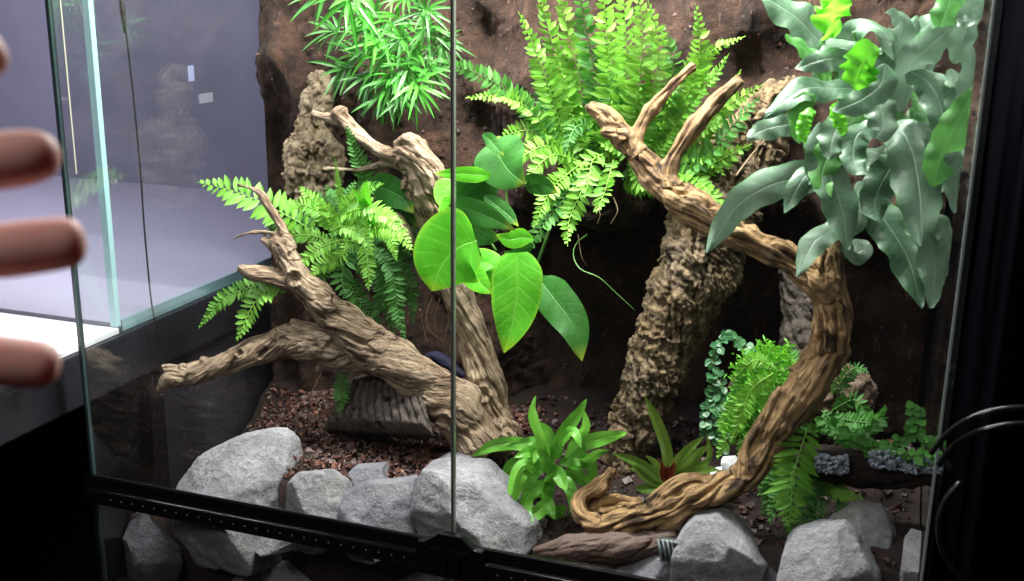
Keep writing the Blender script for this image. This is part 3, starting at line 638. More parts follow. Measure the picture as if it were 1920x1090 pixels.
# ------------------------------------------------------------------ stones
def stone(outline, y, thick, label, mat=STONE, seed=0, round_=0.10, tilt=0.25):
    rnd = random.Random(seed); pts = [P(u, v, y) for (u, v) in outline]
    cx = sum(p[0] for p in pts) / len(pts); cz = sum(p[2] for p in pts) / len(pts); c = Vector((cx, y, cz))
    planes = []
    n = len(pts)
    for i in range(n):
        a = pts[i]; b = pts[(i+1) % n]; e = b - a; nn = Vector((e[2], 0, -e[0])).normalized()
        if nn.dot(a - c) < 0: nn = -nn
        k = Vector((nn[0], rnd.uniform(-tilt, tilt), nn[2])).normalized(); planes.append((k, max(0.004, k.dot((a + b) / 2 - c))))
    for k in range(9):
        nn = Vector((rnd.uniform(-.9, .9), -1, rnd.uniform(-.3, 1.3))).normalized(); planes.append((nn, thick * rnd.uniform(.36, .62)))
    for k in range(3):
        nn = Vector((rnd.uniform(-.4, .4), 1, rnd.uniform(-.3, .6))).normalized(); planes.append((nn, thick * rnd.uniform(.45, .6)))
    bm = bmesh.new(); bmesh.ops.create_icosphere(bm, subdivisions=6, radius=1); V = []
    K = np.array([tuple(k) for k, _ in planes]); Dd = np.array([d for _, d in planes])
    X = np.array([tuple(v.co.normalized()) for v in bm.verts])
    dots = X @ K.T; inv = np.where(dots > 1e-3, dots / Dd, 1e-3)
    pw = 75.0; r = 0.955 / (inv**pw).sum(1)**(1 / pw)
    sz = float(r.mean())
    for i in range(len(X)):
        d = Vector(X[i]) * float(r[i]); q = d + c
        f = noise.fractal(q * 26 + Vector((seed, 0, 0)), .9, 2.1, 5); rg = 1 - abs(noise.noise(q * 34 + Vector((seed, 3, 0))))
        chip = max(0.0, noise.noise(q * 18 + Vector((0, seed, 0))) - 0.15)
        lay = noise.noise(Vector((q[0]*12, q[1]*12, q[2]*95 + seed)))
        dd = sz * (0.034 * f + 0.018 * (rg - .8) - 0.10 * chip + 0.020 * lay + .008 * noise.noise(q * 220))
        V.append(c + Vector(X[i]) * (float(r[i]) + dd))
    F = [tuple(x.index for x in f.verts) for f in bm.faces]; bm.free()
    V = [v - c for v in V]
    V = [Vector((min(max(v[0] + c[0], 0.001), TW - .0015) - c[0], max(v[1] + c[1], 0.001) - c[1], v[2])) for v in V]
    o = mesh_obj("stone", V, F, mat); o.location = c; tag(o, label, "stone"); return o
stone([(345, 890), (375, 850), (430, 822), (520, 813), (538, 850), (548, 935), (550, 1060), (400, 1060), (338, 980)], .065, .11, "largest pale grey stone, leftmost of the row behind the rail", seed=3)
stone([(538, 905), (560, 885), (605, 882), (650, 915), (655, 960), (640, 1030), (560, 1030), (530, 960)], .05, .07, "rounded pale grey stone just right of the largest one", seed=8)
stone([(641, 900), (660, 876), (715, 874), (732, 905), (720, 960), (650, 960)], .085, .05, "small bluish grey stone peeping up behind two others in the row", STONED, seed=12)
stone([(600, 950), (690, 905), (770, 900), (785, 960), (790, 1030), (700, 1040), (620, 1000)], .045, .07, "broad lavender grey stone in the middle of the left row", STONED, seed=21)
stone([(776, 880), (810, 872), (900, 890), (950, 930), (1005, 985), (1010, 1030), (900, 1060), (790, 1030), (775, 960)], .05, .10, "big pale veined stone behind the door latch", seed=30)
stone([(808, 870), (830, 858), (880, 856), (908, 880), (905, 905), (820, 900)], .115, .05, "small flat grey stone lying behind the big veined one", STONED, seed=34)
stone([(335, 985), (420, 975), (600, 1010), (730, 1045), (720, 1056), (600, 1040), (545, 1045), (390, 1010), (350, 1002)], .022, .035, "thin pale ledge stone right under the rail at the left", seed=41)
stone([(350, 1010), (400, 1005), (560, 1045), (690, 1052), (760, 1080), (760, 1180), (600, 1220), (420, 1180), (365, 1100), (348, 1050)], .055, .09, "large stone in the lowest row at the left below the rail", seed=45)
stone([(700, 1080), (760, 1062), (880, 1062), (980, 1095), (1000, 1200), (800, 1220), (700, 1160)], .05, .08, "pale stone below the latch at the bottom edge", seed=50)
stone([(1262, 1010), (1300, 965), (1365, 958), (1400, 1005), (1440, 1035), (1442, 1075), (1380, 1110), (1300, 1140), (1255, 1080)], .04, .09, "greenish veined pale stone under the ochre driftwood right of centre", seed=61)
stone([(1460, 1040), (1500, 1005), (1580, 988), (1610, 1010), (1650, 1080), (1660, 1150), (1560, 1200), (1460, 1150)], .035, .08, "smooth grey stone in front of the block stone at lower right", STONE, seed=66)
stone([(1548, 975), (1580, 955), (1655, 952), (1675, 1000), (1682, 1080), (1670, 1150), (1600, 1160), (1560, 1080)], .085, .08, "block shaped brownish grey stone second from the right pane", STONE, seed=70)
stone([(1695, 1010), (1722, 968), (1755, 960), (1760, 1060), (1750, 1180), (1690, 1180), (1685, 1080)], .06, .05, "narrow grey stone wedged against the right pane", STONE, seed=77)
stone([(1395, 1060), (1440, 1040), (1480, 1060), (1500, 1120), (1440, 1160), (1390, 1120)], .06, .05, "dark grey stone low between the veined and the smooth stone", STONED, seed=79)
stone([(1150, 1050), (1200, 1035), (1262, 1040), (1280, 1080), (1260, 1150), (1160, 1150)], .03, .05, "shaded grey stone under the end of the ochre driftwood", STONED, seed=83)
stone([(195, 960), (240, 930), (330, 950), (352, 1010), (340, 1110), (230, 1130), (190, 1050)], .040, .05, "stone darkened in colour to look shaded in the lower left corner below the rail", stone_mat("shade_toned_stone", (0.045, 0.045, 0.055), (0.085, 0.083, 0.095), (0.06, 0.055, 0.05), (0.13, 0.13, 0.13)), seed=88)  # the shade of the corner is put into this stone's colour
WS = plain("white_quartz", (0.75, 0.76, 0.80), 0.4, var=.1, scale=100)
for (u, v, r, lab) in ((1344, 893, 17, "white quartz pebble right of the bromeliad"), (1366, 868, 15, "second white quartz pebble behind the one beside the bromeliad"), (1213, 918, 8, "tiny white pebble under the bromeliad leaves")):
    o = stone([(u + r*math.cos(a), v + r*.8*math.sin(a)) for a in (0, 1, 2.2, 3.1, 4.1, 5.2)], .14, r * .0011, lab, WS, seed=u); o['category'] = 'pebble'
# pale band of grains standing in for an unclear shape at the right
m = MB()
for k in range(1500):
    t = random.random(); u = 1530 + 225*t; v = 866 + random.uniform(-16, 16) + (6 * math.sin(t * 9)); 
    if 1590 < u < 1632: continue
    c = P(u, v, .10 + random.uniform(-.012, .012)); s = random.uniform(.0007, .0018)
    rot = Matrix.Rotation(random.uniform(0, 6.28), 3, 'Z') @ Matrix.Rotation(random.uniform(-1, 1), 3, 'X')
    m.add([c + rot @ Vector((a*s*random.uniform(.4, 1.6), b*s, d*s*random.uniform(.3, 1.2))) for a, b, d in BV], BF, [(random.random(), .5)] * 8)
o = m.build("grains", plain("bluish_grains", (0.26, 0.29, 0.36), 0.6, var=.7, scale=300), smooth=False); tag(o, "band of bluish grey gravel standing in for an unclear shape below the creeping plant at the right", "grains", kind='stuff')
LEDGE = wood("soil_ledge", "dark soil ledge carrying the creeping plant at the right side", [[(1500, 850, .13, 14), (1560, 868, .125, 20), (1640, 880, .12, 20), (1720, 880, .115, 18), (1775, 880, .11, 14)]], SOILM, "soil ledge", 0.003, 'cork', .7)

# ------------------------------------------------------------------ leaves
VIEW = (CAM - Vector((.5, .15, .4))).normalized()
def prof_strap(t): return min(1, (t / .22)**.7 + .12) * (1 if t < .55 else max(0.03, math.cos((t - .55) / .45 * math.pi / 2)**.75))
def prof_heart(t): return (min(1.0, 0.42 + (t / .20)**.6 * .58)) * (1 if t < .28 else max(.015, math.cos(((t - .28) / .72)**1.15 * math.pi / 2)**.85))
def prof_lance(t): return min(1, (t / .35)**.8 + .15) * (1 if t < .4 else max(.02, math.cos((t - .4) / .6 * math.pi / 2)**.9))
def prof_round(t): return max(.06, math.sin(math.pi * min(.99, t * .97 + .02))**.55)
def prof_needle(t): return max(.04, min(1, t / .15 + .3) * (1 - max(0, t - .5) * 2)**.6 if t < 1 else .04)
def blade(Q, w, prof, nu=20, nv=6, wave=0.0, wfreq=5.0, fold=0.15, roll=0.0, hint=None, ph=0.0, cup=0.0, jag=0.0):
    """leaf surface along Q (n x 3)"""
    Q = np.asarray(Q); n = len(Q); T = np.gradient(Q, axis=0); T /= np.linalg.norm(T, axis=1)[:, None] + 1e-9
    h = np.array(tuple(hint if hint is not None else VIEW)); V = []; U = []; F = []
    prev = None
    for i in range(n):
        t = i / (n - 1); s = np.cross(T[i], h); ln = np.linalg.norm(s)
        s = s / ln if ln > .15 else (prev if prev is not None else np.array([1., 0, 0]))
        if prev is not None:
            if s.dot(prev) < 0: s = -s
            s = s * .5 + prev * .5; s /= np.linalg.norm(s)
        prev = s; N = np.cross(s, T[i]); N /= np.linalg.norm(N) + 1e-9
        cr, sr = math.cos(roll), math.sin(roll); s2 = s*cr + N*sr; N2 = N*cr - s*sr
        ww = w * prof(t) * (1 + jag * math.sin(t * 37 + ph))
        for k in range(nv + 1):
            x = k / nv * 2 - 1; ax = abs(x)
            z = fold * ax * ww - cup * ax * ax * ww + wave * w * ax**1.6 * math.sin(t * wfreq * 6.283 + ph + (1.9 if x > 0 else 0)) * min(1, t * 4) * (1.15 - t*.6)
            V.append(Q[i] + s2 * (x * ww) + N2 * z); U.append((k / nv, t))
    for i in range(n - 1):
        for k in range(nv): a = i*(nv+1)+k; F.append((a, a+1, a+nv+2, a+nv+1))
    return V, F, U
def leaf(root, pts, wpx, mat, prof=prof_strap, name="leaf", n=26, nv=8, y0=None, y1=None, label=None, clampx=True, **kw):
    q = []
    m_ = len(pts)
    for i, p in enumerate(pts):
        y = p[2] if len(p) > 2 else y0 + (y1 - y0) * i / (m_ - 1)
        q.append(tuple(P(p[0], p[1], y)))
    Q, L = catmull(q, n); sc = (Vector(q[m_ // 2]) - CAM).length / FP
    m = MB(); V, F, U = blade(Q, wpx * .5 * sc, prof, n, nv, **kw)
    if clampx: V = [np.array((min(max(v[0], .004), TW - .006), max(v[1], .003), v[2])) for v in V]
    m.add(V, F, U); o = m.build(name, mat, root)
    if label: o['label'] = label
    return o
def frond(root, pts, wpx, y0, y1, mat=FERN, npair=None, seed=0, hint=None, pw=.30, name="frond", droop=.15, tip=.25, base=.35, curl=.3):
    rnd = random.Random(seed * 7 + int(pts[-1][0]))
    q = []
    m_ = len(pts)
    for i, p in enumerate(pts):
        y = p[2] if len(p) > 2 else y0 + (y1 - y0) * i / (m_ - 1)
        q.append(tuple(P(p[0], p[1], y)))
    n = 60; Q, L = catmull(q, n); sc = (Vector(q[m_ // 2]) - CAM).length / FP; hw = wpx * .5 * sc
    T = np.gradient(Q, axis=0); T /= np.linalg.norm(T, axis=1)[:, None]
    h = np.array(tuple(hint if hint is not None else VIEW)) + np.array([rnd.uniform(-.6, .6), 0, rnd.uniform(-.3, .5)])
    npair = npair or max(10, int(L / (hw * pw * 1.15)))
    m = MB(); rr = np.linspace(.0009, .0004, n); V, F = tube_data(Q, rr, 4, False); m.add(V, F, [(.5, .5)] * len(V))
    prev = None
    for k in range(npair):
        t = .06 + .93 * k / npair; f = t * (n - 1); i = int(f); fr = f - i; c = Q[i] * (1 - fr) + Q[min(i+1, n-1)] * fr; tt = T[i]
        s = np.cross(tt, h); s /= np.linalg.norm(s) + 1e-9
        if prev is not None:
            if s.dot(prev) < 0: s = -s
        prev = s; N = np.cross(s, tt)
        env = (base + (1 - base) * min(1, t / .25)) * (1 if t < .55 else max(.10, 1 - ((t - .55) / .45)**1.3 * .93))
        for sd in (-1, 1):
            ll = hw * env * rnd.uniform(.85, 1.12)
            ang = .18 + .45 * t + rnd.uniform(-.12, .12)
            d = s * sd * math.cos(ang) + tt * math.sin(ang) + N * (curl * rnd.uniform(-.5, .6)); d /= np.linalg.norm(d)
            off = c + tt * (L / npair * .25 * sd)
            nn = 5; bend = rnd.uniform(-.1, .35) * droop * 4; side_b = tt * rnd.uniform(-.05, .12)
            pts_ = [off + d * ll * (a / (nn - 1)) + (-N * bend * .25 + side_b) * ll * (a / (nn - 1))**2 for a in range(nn)]
            Vv, Ff, Uu = blade(pts_, hw * pw * .60 * (.55 + .45 * env), prof_lance if pw < .36 else prof_round, nn, 2, fold=.25, roll=rnd.uniform(-.55, .55), hint=N + tt * rnd.uniform(-.3, .3))
            m.add(Vv, Ff, Uu)
    return m.build(name, mat, root)

def tip_rand(rnd, u, v, s): return (u + rnd.uniform(-s, s), v + rnd.uniform(-s, s))

# ---- central sword fern
cf = thing("sword_fern", "big bright lime sword fern fountaining from the centre of the back wall", "fern", tuple(P(1150, 320, .3)))
FR = [([(1080, 330), (1040, 200), (1010, 110), (972, 22)], 62, .28, .22), ([(1085, 330), (1065, 180), (1030, 60), (1008, -30)], 66, .29, .24),
      ([(1100, 320), (1090, 170), (1065, 60), (1045, -40)], 68, .29, .23), ([(1120, 320), (1120, 170), (1100, 60), (1080, -50)], 66, .29, .22),
      ([(1140, 310), (1145, 160), (1135, 40), (1130, -60)], 70, .28, .22), ([(1160, 310), (1175, 150), (1172, 40), (1165, -60)], 74, .28, .2),
      ([(1180, 310), (1200, 150), (1205, 50), (1190, -30)], 72, .27, .20), ([(1195, 300), (1225, 160), (1235, 90), (1215, 0)], 66, .27, .2),
      ([(1210, 300), (1255, 190), (1262, 120), (1240, 45)], 62, .28, .22), ([(1220, 300), (1285, 190), (1312, 90), (1304, 6)], 60, .28, .22),
      ([(1230, 300), (1290, 180), (1330, 100), (1398, 68)], 48, .28, .24), ([(1240, 310), (1310, 240), (1360, 200), (1432, 158)], 52, .29, .26),
      ([(1230, 300), (1290, 200), (1340, 140), (1368, 100)], 50, .27, .24),
      ([(1065, 300), (985, 200), (900, 140), (790, 108)], 50, .27, .17), ([(1060, 290), (1000, 210), (940, 182), (872, 184)], 46, .27, .19),
      ([(1075, 310), (1010, 250), (960, 250), (925, 275)], 48, .28, .2), ([(1080, 320), (1030, 275), (985, 290), (960, 320)], 44, .27, .2),
      ([(1110, 320), (1090, 360), (1068, 410), (1064, 462)], 52, .26, .20), ([(1095, 320), (1060, 370), (1020, 420), (985, 478)], 54, .26, .19),
      ([(1100, 300), (1060, 330), (1030, 360), (1000, 430)], 48, .27, .2), ([(1130, 290), (1112, 300), (1105, 330), (1096, 372)], 60, .25, .2),
      ([(1150, 300), (1140, 340), (1130, 370), (1118, 400)], 56, .26, .2), ([(1080, 300), (1040, 290), (1010, 310), (985, 345)], 40, .26, .2),
      ([(1110, 240), (1085, 235), (1070, 255), (1060, 290)], 40, .24, .2), ([(1180, 310), (1200, 340), (1230, 350), (1260, 380)], 44, .28, .25),
      ([(1250, 330), (1290, 330), (1320, 350), (1350, 385)], 48, .27, .24), ([(1240, 310), (1290, 290), (1330, 300), (1360, 330)], 44, .28, .26),
      ([(1240, 270), (1280, 240), (1320, 240), (1370, 225)], 44, .28, .26), ([(1260, 330), (1330, 290), (1370, 240), (1425, 180)], 58, .27, .25), ([(1270, 340), (1330, 310), (1370, 290), (1410, 270)], 50, .27, .25), ([(1250, 340), (1300, 350), (1340, 370), (1365, 400)], 46, .26, .24), ([(1260, 320), (1320, 250), (1350, 200), (1390, 130)], 54, .28, .27), ([(1230, 290), (1280, 300), (1320, 280), (1345, 320)], 44, .29, .27),
      ([(1070, 310), (1045, 240), (1020, 170), (990, 110)], 56, .29, .26), ([(1150, 320), (1160, 220), (1150, 140), (1140, 60)], 66, .30, .28),
      ([(1200, 320), (1240, 240), (1260, 200), (1275, 130)], 56, .30, .28), ([(1100, 330), (1090, 250), (1060, 190), (1040, 100)], 62, .3, .28)]
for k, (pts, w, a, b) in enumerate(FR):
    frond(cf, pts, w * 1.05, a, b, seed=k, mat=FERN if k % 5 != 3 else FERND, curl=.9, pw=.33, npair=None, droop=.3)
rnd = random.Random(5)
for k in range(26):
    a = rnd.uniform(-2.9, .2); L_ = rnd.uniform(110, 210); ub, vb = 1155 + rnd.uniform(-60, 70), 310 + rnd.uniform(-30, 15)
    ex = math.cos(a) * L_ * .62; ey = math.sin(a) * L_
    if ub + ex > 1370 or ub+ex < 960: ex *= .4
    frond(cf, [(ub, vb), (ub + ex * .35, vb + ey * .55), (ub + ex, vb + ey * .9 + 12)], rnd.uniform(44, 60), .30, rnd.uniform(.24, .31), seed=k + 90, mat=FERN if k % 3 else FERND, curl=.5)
for k, pts in enumerate(([(1100, 440, .25, .9), (1080, 458, .22, .7), (1075, 480, .21, .7), (1088, 505, .2, .7), (1122, 520, .2, .7), (1150, 545, .21, .6), (1190, 582, .22, .4)],
                     [(1110, 380, .28, .7), (1125, 400, .27, .5), (1120, 420, .27, .4)], [(1150, 370, .28, .7), (1158, 395, .27, .5), (1145, 420, .27, .4)], [(1084, 440, .25, .6), (1090, 480, .24, .5), (1100, 500, .25, .3)])):
    tube("root", pts, STEM if k == 0 else ROOT, cf)
wood("root_ball", "dark fibrous root ball under the central fern", [[(1060, 340, .33, 26), (1110, 380, .32, 34), (1180, 370, .33, 34), (1230, 350, .33, 22)]], PEAT, "root ball", .003, 'cork', .8)

# ---- narrow leaved plant hanging at the top left
rnd = random.Random(11)
npl = thing("narrow_leaf_plant", "bushy plant with whorls of narrow glossy leaves hanging at the top left", "plant", tuple(P(720, 20, .33)))
def whorl(root, u, v, y, length, num, spread, dirv, seed, mat=NARROW, wid=8.5):
    rnd = random.Random(seed); m = MB(); c = P(u, v, y); sc = (c - CAM).length / FP; D = Vector(dirv).normalized()
    for k in range(num):
        a = 2.4 * k; el = rnd.uniform(.35, 1.0) * spread
        s1 = D.orthogonal().normalized(); s2 = D.cross(s1)
        d = (D * math.cos(el) + (s1 * math.cos(a) + s2 * math.sin(a)) * math.sin(el)).normalized()
        L = length * 1.05 * sc * rnd.uniform(.7, 1.15); st = c - D * L * .45 * (k / num)
        pts = [st + d * L * t + Vector((0, 0, -1)) * L * .22 * t * t for t in (0, .2, .4, .6, .8, 1.0)]
        V, F, U = blade([tuple(p) for p in pts], wid * .5 * sc, prof_lance, 6, 2, fold=.35, roll=rnd.uniform(-.5, .5), hint=VIEW + Vector((0, 0, .5)))
        V = [np.array((v[0], min(v[1], .40), v[2])) for v in V]
        m.add(V, F, U)
    V, F = tube_data(np.array([tuple(c - D * .030), tuple(c - D * .012), tuple(c)]), .0009, 5); m.add(V, F)
    return m.build("leaf_whorl", mat, root)
WH = [(650, 5, .22, 75, 14, 1.5, (-.3, -.6, -.5)), (600, -10, .25, 60, 12, 1.3, (-1, -.3, -.2)), (690, 60, .27, 62, 16, 1.4, (-.2, -.8, -.4)), (740, 40, .28, 62, 16, 1.4, (0, -.8, -.2)), (800, 20, .28, 62, 16, 1.4, (.4, -.8, 0)),
      (845, 25, .30, 56, 12, 1.4, (.9, -.5, 0)), (830, 80, .29, 60, 16, 1.4, (.5, -.7, -.2)), (780, 95, .28, 60, 16, 1.4, (.1, -.8, -.3)), (720, 110, .27, 62, 16, 1.4, (-.3, -.8, -.4)), (660, 105, .30, 64, 12, 1.2, (-1, -.4, -.2)),
      (640, 130, .28, 64, 12, 1.2, (-1, -.5, -.2)), (690, 145, .27, 62, 14, 1.3, (-.4, -.6, -.6)), (735, 150, .26, 60, 16, 1.4, (-.1, -.8, -.5)), (785, 165, .25, 66, 16, 1.4, (.7, -.6, -.5)), (765, 130, .26, 58, 16, 1.4, (.3, -.8, -.3)),
      (700, 20, .28, 60, 14, 1.4, (-.2, -.8, .3)), (760, -10, .28, 60, 14, 1.4, (.2, -.8, .3)), (815, -20, .3, 60, 14, 1.4, (.5, -.6, .3)), (620, 60, .32, 56, 10, 1.2, (-1, -.3, 0)), (715, 185, .26, 54, 12, 1.1, (-.4, -.4, -1)), (755, 185, .26, 54, 12, 1.1, (.2, -.4, -1)), (805, 130, .27, 58, 14, 1.3, (.7, -.6, -.2)),
      (670, 30, .26, 60, 14, 1.4, (-.5, -.7, 0)), (750, 75, .26, 60, 16, 1.4, (0, -.9, -.1)), (800, 55, .27, 58, 14, 1.4, (.3, -.8, -.2)), (705, 85, .26, 58, 14, 1.4, (-.3, -.8, -.3))]
for k, wv in enumerate(WH):
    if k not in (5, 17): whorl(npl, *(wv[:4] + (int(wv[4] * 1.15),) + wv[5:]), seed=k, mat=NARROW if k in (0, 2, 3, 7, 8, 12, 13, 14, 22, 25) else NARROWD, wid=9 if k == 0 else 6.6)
for k, pts in enumerate(([(740, -40, .33, 1.6), (730, 60, .31, 1.4), (735, 150, .28, 1.1)], [(780, -40, .33, 1.6), (790, 60, .31, 1.4), (785, 160, .27, 1.1)], [(700, -40, .33, 1.6), (680, 40, .31, 1.4), (660, 120, .31, 1.1)], [(710, 100, .32, 1.2), (735, 200, .33, 1.2), (738, 250, .34, 1)])):
    tube("stem", pts, STEM, npl)

# ---- blue star fern
bf = thing("blue_star_fern", "large blue green strap leaved fern spilling down the upper right corner", "fern", tuple(P(1650, 180, .2)))
BS = [([(1600, 290), (1540, 325), (1450, 345), (1380, 390), (1325, 475)], 68, .15, .06, BLUE), ([(1620, 380), (1590, 420), (1530, 450), (1494, 520)], 54, .12, .07, BLUE),
      ([(1660, 235), (1700, 260), (1722, 350), (1728, 462)], 92, .12, .05, BLUE), ([(1610, 340), (1650, 400), (1700, 480), (1728, 578)], 74, .14, .08, BLUE),
      ([(1690, 380), (1735, 430), (1752, 500), (1746, 578)], 66, .10, .06, BLUE), ([(1540, 230), (1545, 300), (1575, 380), (1590, 470)], 74, .12, .08, BLUE),
      ([(1750, 350), (1770, 280), (1800, 220), (1828, 162)], 62, .06, .05, BLUEG), ([(1600, 120), (1540, 80), (1490, 30), (1415, -15)], 86, .17, .12, BLUE),
      ([(1570, 120), (1600, 60), (1650, 55), (1680, 120)], 46, .14, .1, BLUE), ([(1690, 210), (1705, 130), (1740, 90), (1792, 48)], 66, .11, .07, BLUE),
      ([(1640, 170), (1560, 165), (1500, 170), (1432, 222)], 60, .14, .08, BLUE), ([(1520, 230), (1470, 235), (1430, 245), (1400, 262)], 46, .12, .08, BLUE),
      ([(1560, 140), (1530, 110), (1500, 85), (1472, 66)], 40, .13, .1, BLUEG), ([(1630, 170), (1650, 200), (1655, 240), (1640, 260)], 62, .1, .06, BLUE),
      ([(1700, 130), (1745, 160), (1765, 210), (1770, 270)], 64, .1, .06, BLUE), ([(1650, 160), (1690, 60), (1680, 30), (1660, 25)], 52, .15, .12, BLUE),
      ([(1690, 130), (1700, 70), (1715, 45), (1722, 30)], 38, .16, .14, BLUE), ([(1660, 240), (1610, 250), (1600, 300), (1625, 330)], 52, .1, .06, BLUE),
      ([(1760, 60), (1775, 20), (1790, -20), (1810, -50)], 56, .08, .07, BLUEG), ([(1790, 120), (1810, 60), (1830, 0), (1835, -30)], 50, .07, .06, BLUE),
      ([(1770, 330), (1800, 290), (1815, 300), (1822, 330)], 40, .06, .05, BLUE), ([(1590, 230), (1570, 240), (1560, 265), (1555, 300)], 56, .1, .07, BLUE),
      ([(1530, 180), (1500, 200), (1495, 240), (1500, 270)], 40, .1, .08, BLUEG), ([(1610, 210), (1570, 260), (1540, 330), (1560, 370)], 60, .12, .09, BLUEG),
      ([(1690, 290), (1660, 330), (1640, 380), (1650, 420)], 64, .12, .09, BLUE), ([(1780, 130), (1800, 170), (1790, 220), (1770, 270)], 50, .09, .07, BLUE),
      ([(1620, 130), (1600, 100), (1570, 90), (1530, 110)], 50, .12, .1, BLUE), ([(1640, 160), (1600, 130), (1560, 110), (1490, 130)], 54, .1, .07, BLUE),
      ([(1660, 120), (1650, 160), (1610, 190), (1560, 210)], 56, .09, .06, BLUE), ([(1720, 230), (1760, 260), (1790, 330), (1790, 400)], 56, .09, .07, BLUE),
      ([(1570, 300), (1530, 340), (1510, 330), (1470, 400)], 46, .12, .09, BLUE), ([(1600, 450), (1620, 470), (1600, 480), (1580, 440)], 34, .12, .1, BLUE),
      ([(1740, 400), (1770, 430), (1780, 470), (1770, 520)], 44, .09, .08, BLUE), ([(1800, 220), (1815, 180), (1820, 120), (1815, 80)], 46, .06, .05, BLUE),
      ([(1640, 120), (1625, 110), (1610, 140), (1600, 170)], 72, .08, .06, LIME), ([(1575, 60), (1560, 40), (1565, 10), (1560, -20)], 70, .1, .08, LIME),
      ([(1530, 210), (1515, 215), (1505, 245), (1510, 270)], 28, .08, .07, LIME), ([(1575, 190), (1570, 215), (1580, 240), (1575, 255)], 30, .08, .07, LIME), ([(1798, 46), (1795, 40), (1825, 35), (1850, -5)], 22, .05, .04, BLUE)]
for k, (pts, w, a, b, mt) in enumerate(BS):
    r_ = random.Random(k * 3 + 1)
    leaf(bf, pts, w * .92, mt, prof_strap, n=54, nv=14, y0=a, y1=b, wave=(.27 if mt is not LIME else .40), wfreq=r_.uniform(2.2, 3.6) if mt is not LIME else 4.5, fold=.12, roll=r_.uniform(-.35, .35), hint=VIEW + Vector((r_.uniform(-.3, .3), 0, .35)), ph=r_.uniform(0, 6), cup=.25, jag=.05)
rnd = random.Random(23)
for k in range(24):
    u = rnd.uniform(1545, 1770); v = rnd.uniform(70, 300); a = rnd.uniform(.3, 2.8) if v > 180 else rnd.uniform(-3, 3); L_ = rnd.uniform(70, 130)
    pts = [(u, v), (u + math.cos(a)*L_*.5, v + math.sin(a)*L_*.4), (u + math.cos(a)*L_*.8, v + math.sin(a)*L_ + 25)]
    pts = [(min(p[0], 1810 - max(0, p[1])*.12), p[1]) for p in pts]
    leaf(bf, pts, rnd.uniform(36, 54), BLUE if k % 3 else BLUEG, n=40, nv=12, y0=.19, y1=.14, wave=.28, wfreq=rnd.uniform(2, 3.4), fold=.1, roll=rnd.uniform(-.4, .4), hint=VIEW + Vector((rnd.uniform(-.4, .4), 0, .3)), ph=rnd.uniform(0, 6), cup=.25, jag=.05)
for k, pts in enumerate(([(1600, 60, .12, 1.2), (1620, 130, .13, 1.2), (1650, 200, .16, 1.2)], [(1545, 55, .1, 1.0), (1548, 110, .12, 1.0), (1580, 180, .16, 1.0)], [(1435, 250, .12, .8), (1420, 280, .12, .7), (1410, 330, .13, .4)], [(1780, 300, .1, 1.), (1790, 380, .1, .8), (1785, 350, .12, .6)])):
    tube("stalk", pts, STEM if k != 2 else ROOT, bf)

# ---- heart leaved plant
ph = thing("heart_leaf_plant", "glossy bright green heart leaved plant in front of the central driftwood", "plant", tuple(P(900, 440, .2)))
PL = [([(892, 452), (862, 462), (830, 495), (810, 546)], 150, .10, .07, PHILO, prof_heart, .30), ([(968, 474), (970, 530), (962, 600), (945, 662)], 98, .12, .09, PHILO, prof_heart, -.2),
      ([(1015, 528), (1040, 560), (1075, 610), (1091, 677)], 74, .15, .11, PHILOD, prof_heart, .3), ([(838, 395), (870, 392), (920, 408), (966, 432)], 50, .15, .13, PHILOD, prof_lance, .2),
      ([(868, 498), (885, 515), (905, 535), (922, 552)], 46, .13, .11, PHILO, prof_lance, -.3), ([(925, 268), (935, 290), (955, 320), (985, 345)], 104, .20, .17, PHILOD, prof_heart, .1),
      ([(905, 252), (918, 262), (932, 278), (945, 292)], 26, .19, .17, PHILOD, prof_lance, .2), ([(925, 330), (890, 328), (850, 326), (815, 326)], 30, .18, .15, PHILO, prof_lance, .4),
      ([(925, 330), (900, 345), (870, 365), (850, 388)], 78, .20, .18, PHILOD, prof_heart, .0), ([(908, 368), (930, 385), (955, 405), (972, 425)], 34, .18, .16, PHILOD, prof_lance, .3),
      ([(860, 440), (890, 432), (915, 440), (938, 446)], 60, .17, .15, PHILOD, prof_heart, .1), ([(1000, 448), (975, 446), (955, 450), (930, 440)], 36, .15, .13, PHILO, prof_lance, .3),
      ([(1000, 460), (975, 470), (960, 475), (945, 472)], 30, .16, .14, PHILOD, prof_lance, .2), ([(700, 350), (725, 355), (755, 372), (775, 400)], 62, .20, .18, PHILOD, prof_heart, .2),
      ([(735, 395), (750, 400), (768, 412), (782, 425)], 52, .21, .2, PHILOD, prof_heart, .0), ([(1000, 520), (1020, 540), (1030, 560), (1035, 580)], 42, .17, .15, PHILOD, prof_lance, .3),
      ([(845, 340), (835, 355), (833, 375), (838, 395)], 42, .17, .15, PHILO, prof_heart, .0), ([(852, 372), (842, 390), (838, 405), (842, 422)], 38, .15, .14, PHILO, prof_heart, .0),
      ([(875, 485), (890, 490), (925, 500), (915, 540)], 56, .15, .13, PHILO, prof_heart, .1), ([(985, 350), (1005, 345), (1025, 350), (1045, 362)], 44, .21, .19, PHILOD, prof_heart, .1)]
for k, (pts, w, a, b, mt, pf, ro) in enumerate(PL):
    leaf(ph, pts, w, mt, pf, n=30, nv=12, y0=a, y1=b, wave=.05, wfreq=1.5, fold=.20, roll=ro, cup=.12, hint=VIEW + Vector((0, 0, .25 if mt is PHILO else -.45)))
